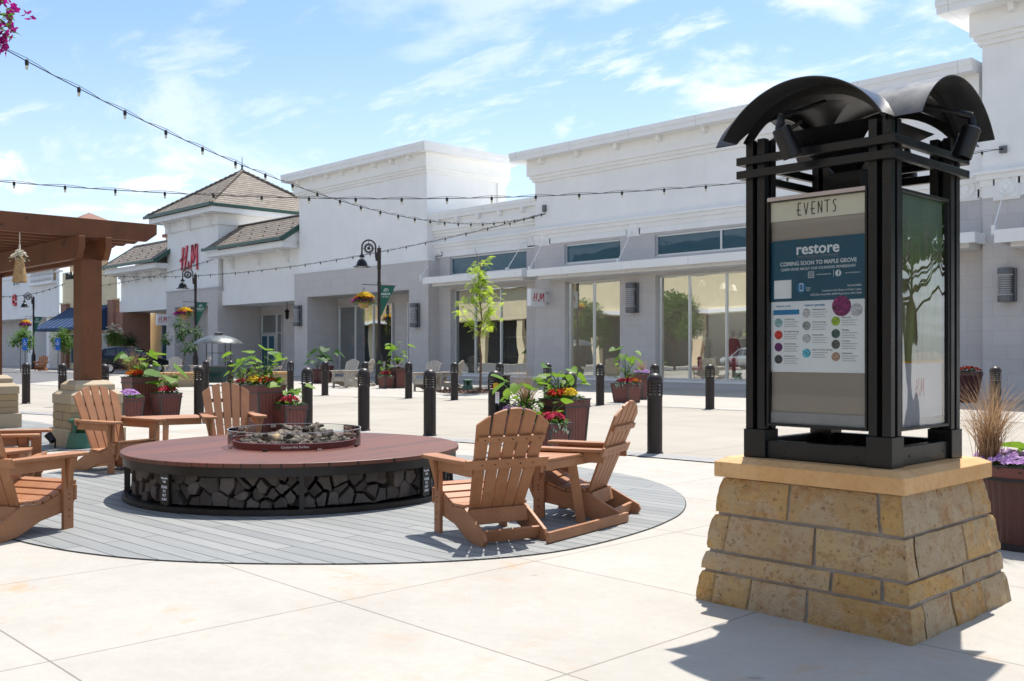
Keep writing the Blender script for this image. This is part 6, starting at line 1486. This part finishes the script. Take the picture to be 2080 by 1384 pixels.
# ================================================================== TREES AND SHRUBS
def branchy(t, base, h, nb, seed, trunk_r, mat='tree_bark', spread=.55, start=.3, upness=.8):
    rnd = random.Random(seed); b = MB(); tips = []
    pts = [Vector(base)+Vector((rnd.uniform(-.02,.02)*k, rnd.uniform(-.02,.02)*k, h*k/8)) for k in range(9)]
    b.tube(pts, [trunk_r*(1-.88*k/8) for k in range(9)], 8)
    for i in range(nb):
        tt = start+(.95-start)*i/nb; k = tt*8; p = pts[int(k)].lerp(pts[min(8, int(k)+1)], k-int(k)); a = i*2.4+rnd.uniform(-.4,.4); ln = spread*(1.25-tt)*rnd.uniform(.7, 1.15)
        d = Vector((math.cos(a), math.sin(a), upness*rnd.uniform(.6, 1.3))).normalized(); bp = [p+d*ln*q+Vector((0,0,.10*ln*q*q)) for q in (0,.35,.7,1)]
        b.tube(bp, [trunk_r*.35*(1-tt*.5), trunk_r*.25, trunk_r*.15, trunk_r*.06], 5); tips.append(bp)
    b.build('trunk', M[mat], t, True); return tips, pts
q = D(975, 32.6)
t = thing('young_locust_tree', 'young honey locust tree with thin bright yellow green foliage in the mulch bed', 'tree', q, 0)
tips, tp = branchy(t, (0,0,0), 4.75, 32, 5, .042, spread=1.08, start=.36, upness=.9)
b = MB(); rnd = random.Random(2)
for bp in tips:
    if bp[0].z > 4.15: continue
    if rnd.random() < .25: continue
    for s_ in range(14):
        tt = rnd.uniform(.25, 1.08); p = bp[0].lerp(bp[-1], tt)+Vector((rnd.gauss(0,.10), rnd.gauss(0,.10), rnd.gauss(0,.07)))
        a = rnd.uniform(0, 2*PI); fd = Vector((math.cos(a), math.sin(a), rnd.uniform(-.9,.3))).normalized(); side = fd.cross(Vector((0,0,1))).normalized(); fl2 = rnd.uniform(.12,.24)
        for k in range(6):
            c_ = p+fd*fl2*k/6-Vector((0,0,.08))*(k/6)**2
            for sg_ in (-1, 1): e = c_+side*sg_*.075+fd*.02-Vector((0,0,.012)); b.add([c_, c_+fd*.026, e+fd*.016, e-fd*.010], [(0,1,2,3)])
b.build('foliage', M['locust'], t)
mb = MB(); c_ = D(952, 33.6); vs = [(c_.x, c_.y, .09)]; k = 40
for r_ in (.55, 1.0):
    for i in range(k):
        a = 2*PI*i/k; v = Vector((RX,RY,0))*math.cos(a)*1.08*r_+Vector((VX,VY,0))*math.sin(a)*1.5*r_; vs.append((c_.x+v.x, c_.y+v.y, .07 if r_ < 1 else .014))
fs = [(0, 1+i, 1+(i+1) % k) for i in range(k)]+[(1+i, 1+k+i, 1+k+(i+1) % k, 1+(i+1) % k) for i in range(k)]
mb.add(vs, fs)
for _ in range(900):
    a = random.uniform(0, 2*PI); r_ = math.sqrt(random.random()); v = Vector((RX,RY,0))*math.cos(a)*1.08*r_+Vector((VX,VY,0))*math.sin(a)*1.5*r_; p = c_+v+Vector((0,0,.02+.07*(1-r_**2)))
    u_ = rv(1).normalized()*random.uniform(.02,.06); w_2 = rv(1).normalized()*.018; mb.add([p-u_-w_2+Vector((0,0,.01)), p+u_-w_2, p+u_+w_2+Vector((0,0,.012)), p-u_+w_2], [(0,1,2,3)])
tag(mb.build('mulch_bed', M['mulch']), 'dark wood chip mulch under the young tree', 'mulch', kind='stuff')
q = D(924, 32.3); t = thing('spotlight', 'small black ground spotlight at the left edge of the mulch bed', 'spotlight', q, .2)
b = MB(); b.lathe([(.03,0),(.05,0),(.06,.16),(.05,.16),(.03,.03)], 12, T(0,0,.16) @ RYm(.7)); b.build('housing', M['black'], t, True); b = MB(); b.tube([(0,0,0),(0,0,.17)], .015, 6); b.build('stake', M['black'], t)
def leafy(name, label, q, h, r, mat, seed, n=9, group=None, flower=None, z0=.45, lsize=.14, per=60, stem=.03, clump=.3):
    t = thing(name, label, 'tree', q, 0, group); tips, tp = branchy(t, (0,0,0), h*.9, n, seed, stem, spread=r*1.2, start=z0, upness=.7); b = MB(); rnd = random.Random(seed)
    for bp in tips:
        c2 = bp[-1]
        for _ in range(per):
            d_ = Vector((rnd.gauss(0,1), rnd.gauss(0,1), rnd.gauss(0,.8))).normalized()*clump*rnd.random()**.5; add_leaf(b, c2+d_, d_+Vector((0,0,-.05)), lsize*.6, lsize*rnd.uniform(.7,1.2))
    b.build('foliage', M[mat], t)
    if flower: flowers(t, M[flower], (0,0,h*.72), r*.8, r*.8, h*.35, 26, .10)
    return t
leafy('sparse_tree', 'thin young tree with separate dark leaf clumps in front of the hip roof tower', D(374, 52), 3.3, 1.0, 'leaf_dark', 12, 8, lsize=.16, per=80, z0=.28, clump=.28)
LS = 'small leafy trees by the far shops'
leafy('small_tree', 'small bright green tree just right of the left pergola post', D(42, 66), 3.0, .9, 'leaf_mid', 22, 12, LS, per=110, clump=.38)
leafy('small_tree', 'small bright green tree left of the thick pergola post', D(130, 65), 2.9, .85, 'leaf_mid', 23, 11, LS, per=110, clump=.36)
leafy('small_tree', 'small tree with white blossoms right of the thick pergola post', D(232, 70), 3.1, .8, 'leaf_mid', 24, 11, LS, 'f_white', per=100, clump=.34, z0=.58)
leafy('small_tree', 'dark green small tree in front of the brick pier', D(262, 71), 2.7, .8, 'leaf_dark', 25, 10, LS, per=80, clump=.34, z0=.55)
# shade trees off to the right of the view, mirrored in the kiosk's side cover
for i, (x, y, h) in enumerate(((2.0, 13.5, 6.5), (4.5, 10.5, 6), (3.5, 17.5, 7), (-44, 1.8, 5.5), (-57, -3, 5.5))):
    leafy('shade_tree', ['leafy shade tree mirrored in the kiosk side, nearest the street', 'leafy shade tree mirrored in the kiosk side, nearest the plaza', 'tallest leafy shade tree mirrored in the kiosk side', 'street tree mirrored in the right display window', 'street tree mirrored in the middle display window'][i], Vector((x, y, 0)), h, 2.0, 'leaf_mid', 60+i, 34, 'shade trees mirrored in the glass', per=330, clump=.75, lsize=.2, stem=.09, z0=.3)

# ================================================================== CAR AND PARKING SIGNS
def car(label, p, rz, paint, group='cars parked by the shops'):
    t = thing('parked_car', label, 'car', p, rz, group)        # front +Y
    secs = [(-2.3,.45,.80,.86,.86,.80),(-2.25,.38,.95,1.02,.89,.85),(-2.0,.32,1.02,1.30,.93,.72),(-1.7,.30,1.04,1.58,.94,.66),(-1.0,.30,1.03,1.68,.95,.66),(0,.30,1.01,1.69,.95,.66),(.6,.30,1.0,1.55,.95,.67),(1.1,.30,.98,1.20,.94,.74),(1.35,.30,.96,1.03,.94,.78),(2.0,.32,.86,.90,.90,.72),(2.3,.40,.70,.74,.80,.66)]
    b = MB(); vs = []; 
    for y, zl, zb_, zr, w, wr in secs:
        ring = [(w*.9,zl),(w,zl+.15),(w*1.0,zb_-.12),(w*.97,zb_),(wr,zr-.05 if zr-zb_ > .08 else zr-.01),(wr*.8,zr)]
        vs += [(x, y, z) for x, z in ring]+[(-x, y, z) for x, z in ring[::-1]]
    nR = 12; fs = []
    for i in range(len(secs)-1):
        for j in range(nR): fs.append((i*nR+j, i*nR+(j+1) % nR, (i+1)*nR+(j+1) % nR, (i+1)*nR+j))
    fs += [tuple(range(nR))[::-1], tuple(range((len(secs)-1)*nR, len(secs)*nR))]
    b.add(vs, fs); b.build('body', paint, t, True, ang=40)
    for sx in (-1, 1):
        for poly in ([(-1.75,1.12),(-1.05,1.10),(-1.05,1.55),(-1.55,1.47)], [(-.98,1.10),(-.1,1.08),(-.1,1.57),(-.98,1.56)], [(-.03,1.08),(.95,1.06),(.55,1.42),(.2,1.55),(-.03,1.57)]):
            b = MB(); v2 = []
            for y, z in poly: k_ = (z-1.03)/.6; v2.append((sx*(.935-.27*k_+.012), y, z))
            b.add(v2, [tuple(range(len(v2)))]); b.build('window', M['car_glass'], t)
        b = MB(); b.box((sx*.98,.75,1.02),(sx*1.16,.9,1.17)); b.build('side_mirror', paint, t, bevel=.03)
        b = MB(); b.box((sx*.62,-2.33,.86),(sx*.93,-2.1,1.02)); b.build('tail_light', M['tail_red'], t, bevel=.02)
    b = MB(); b.add([(-.72,-2.06,1.16),(.72,-2.06,1.16),(.6,-1.74,1.54),(-.6,-1.74,1.54)], [(0,1,2,3)]); b.build('rear_window', M['car_glass'], t)
    b = MB(); b.add([(-.72,1.22,1.13),(.72,1.22,1.13),(.6,.66,1.545),(-.6,.66,1.545)], [(3,2,1,0)]); b.build('windscreen', M['car_glass'], t)
    for sx in (-1, 1):
        for y in (-1.45, 1.5):
            b = MB(); b.lathe([(.2,-.12),(.34,-.12),(.36,-.08),(.36,.10),(.34,.13),(.22,.13)], 24, T(sx*.86, y, .36) @ RYm(sx*PI/2)); w = b.build('wheel', M['rubber'], t, True)
            b = MB(); b.lathe([(0,.10),(.22,.11),(.23,.13)], 12, T(sx*.86, y, .36) @ RYm(sx*PI/2)); b.build('rim', M['chrome'], w)
    return t
pc = D(262, 66.5)
car('dark grey suv parked behind the planters, red tail lamp beside the pergola post', D(263, 62.5), R(-8), M['car_paint'])
car('silver hatchback parked across the street, seen mirrored in the shop windows', Vector((-44, -8, 0)), R(100), M['silver_paint']); car('white car parked across the street behind the silver one, seen mirrored', Vector((-38, -8.5, 0)), R(95), M['white_paint'])
for px2, d2, lab in ((51, 62, 'blue accessible parking sign on a thin post, left one'), (118, 62, 'blue accessible parking sign nearer the thick pergola post')):
    t = thing('parking_sign', lab, 'sign', D(px2, d2), AZ, 'blue parking signs'); b = MB(); b.tube([(0,0,0),(0,0,2.2)], .03, 6); b.build('pole', M['sconce'], t)
    b = MB(); b.box((-.15,-.05,1.72),(.15,-.03,2.2)); b.box((-.15,-.05,1.45),(.15,-.03,1.68)); s_ = b.build('sign_plate', M['blue_sign'], t)
    b = MB(); b.lathe([(.06,0),(.085,0)], 16, T(.01,-.052,1.86) @ RXm(PI/2)); b.tube([(-.02,-.053,2.08),(-.02,-.053,1.93),(.06,-.053,1.93),(.08,-.053,1.82)], .014, 4); b.build('wheelchair_symbol', M['white_paint'], s_)

# ================================================================== STRING LIGHTS
def string_lights(label, A, B, sag, nb, r=.011, bs=1.0, u0=0.0, u1=1.0):
    t = thing('string_lights', label, 'string lights', (0,0,0), 0, 'strings of bulbs over the street')
    def pt(u): p = A.lerp(B, u); return p-Vector((0,0,4*sag*u*(1-u)))
    b = MB(); b.tube([pt(k/48) for k in range(49)], r, 5)
    up = []
    for k in range(nb*4+1):
        u = k/(nb*4); up.append(pt(u)+Vector((0,0,.05*abs(math.sin(PI*u*nb)))))
    b.tube(up, r*.6, 4); b.build('cable', M['rubber'], t)
    for k in range(nb):
        u = (k+.5)/nb; p = pt(u); b = MB(); b.lathe([(0,.03*bs),(.022*bs,.025*bs),(.034*bs,.0),(.030*bs,-.07*bs),(0,-.075*bs)], 8, T(*p)); so = b.build('socket', M['rubber'], t, True)
        b = MB(); b.lathe([(.018*bs,-.07*bs),(.025*bs,-.09*bs),(.027*bs,-.115*bs),(.018*bs,-.14*bs),(0,-.145*bs)], 8, T(*p)); b.build('bulb', M['bulb'], so, True)
    return t
SZ = yp(1107, Y0-.25)[0]; Wb = Vector((SZ, Y0-.22, fz(1107, 433, Y0-.22)))
string_lights('string of bulbs sweeping down from the top left corner to the wall above the canopies', D(-4, 15.25, 93), Wb, 1.36, 25, .009, .95)
string_lights('nearly level string of bulbs crossing the whole view at cornice height', D(-130, 23.6, 357), Vector((fx(2033, YR-.1), YR-.1, fz(2033, 303, YR-.1))), .93, 24, .010, 1.0)
string_lights('string of bulbs from the wall bracket past the lamp post to the tower lettering', Wb+Vector((0,0,-.05)), Vector((fx(205, Y0-3), Y0-3, fz(205, 560, Y0-3))), .95, 30, .012, 1.0)
string_lights('short string of bulbs ending at the tower below the red lettering', Vector((fx(434, Y0-.1), Y0-.1, fz(434, 527, Y0-.1))), D(160, 78, 585), .3, 13, .012, 1.0)
string_lights('far string of bulbs between the pergola posts above the farthest lamp', Vector((fx(133, Y0-.2), Y0-.2, fz(133, 576, Y0-.2))), D(0, 78, 603), .3, 10, .014, 1.1)
t = thing('junction_box', 'small metal junction box holding the level light string on the right tower', 'electrical box', (0,0,0)); p = Vector((fx(2036, YR-.1), YR-.03, fz(2036, 303, YR-.1)))
b = MB(); b.box((p.x-.09, p.y-.08, p.z-.11), (p.x+.11, p.y-.01, p.z+.09)); b.build('box', M['sconce'], t, bevel=.008); b = MB(); b.tube([(p.x,p.y-.08,p.z),(p.x-.02,p.y-.14,p.z)], .03, 8); b.build('hook', M['bronze'], t)
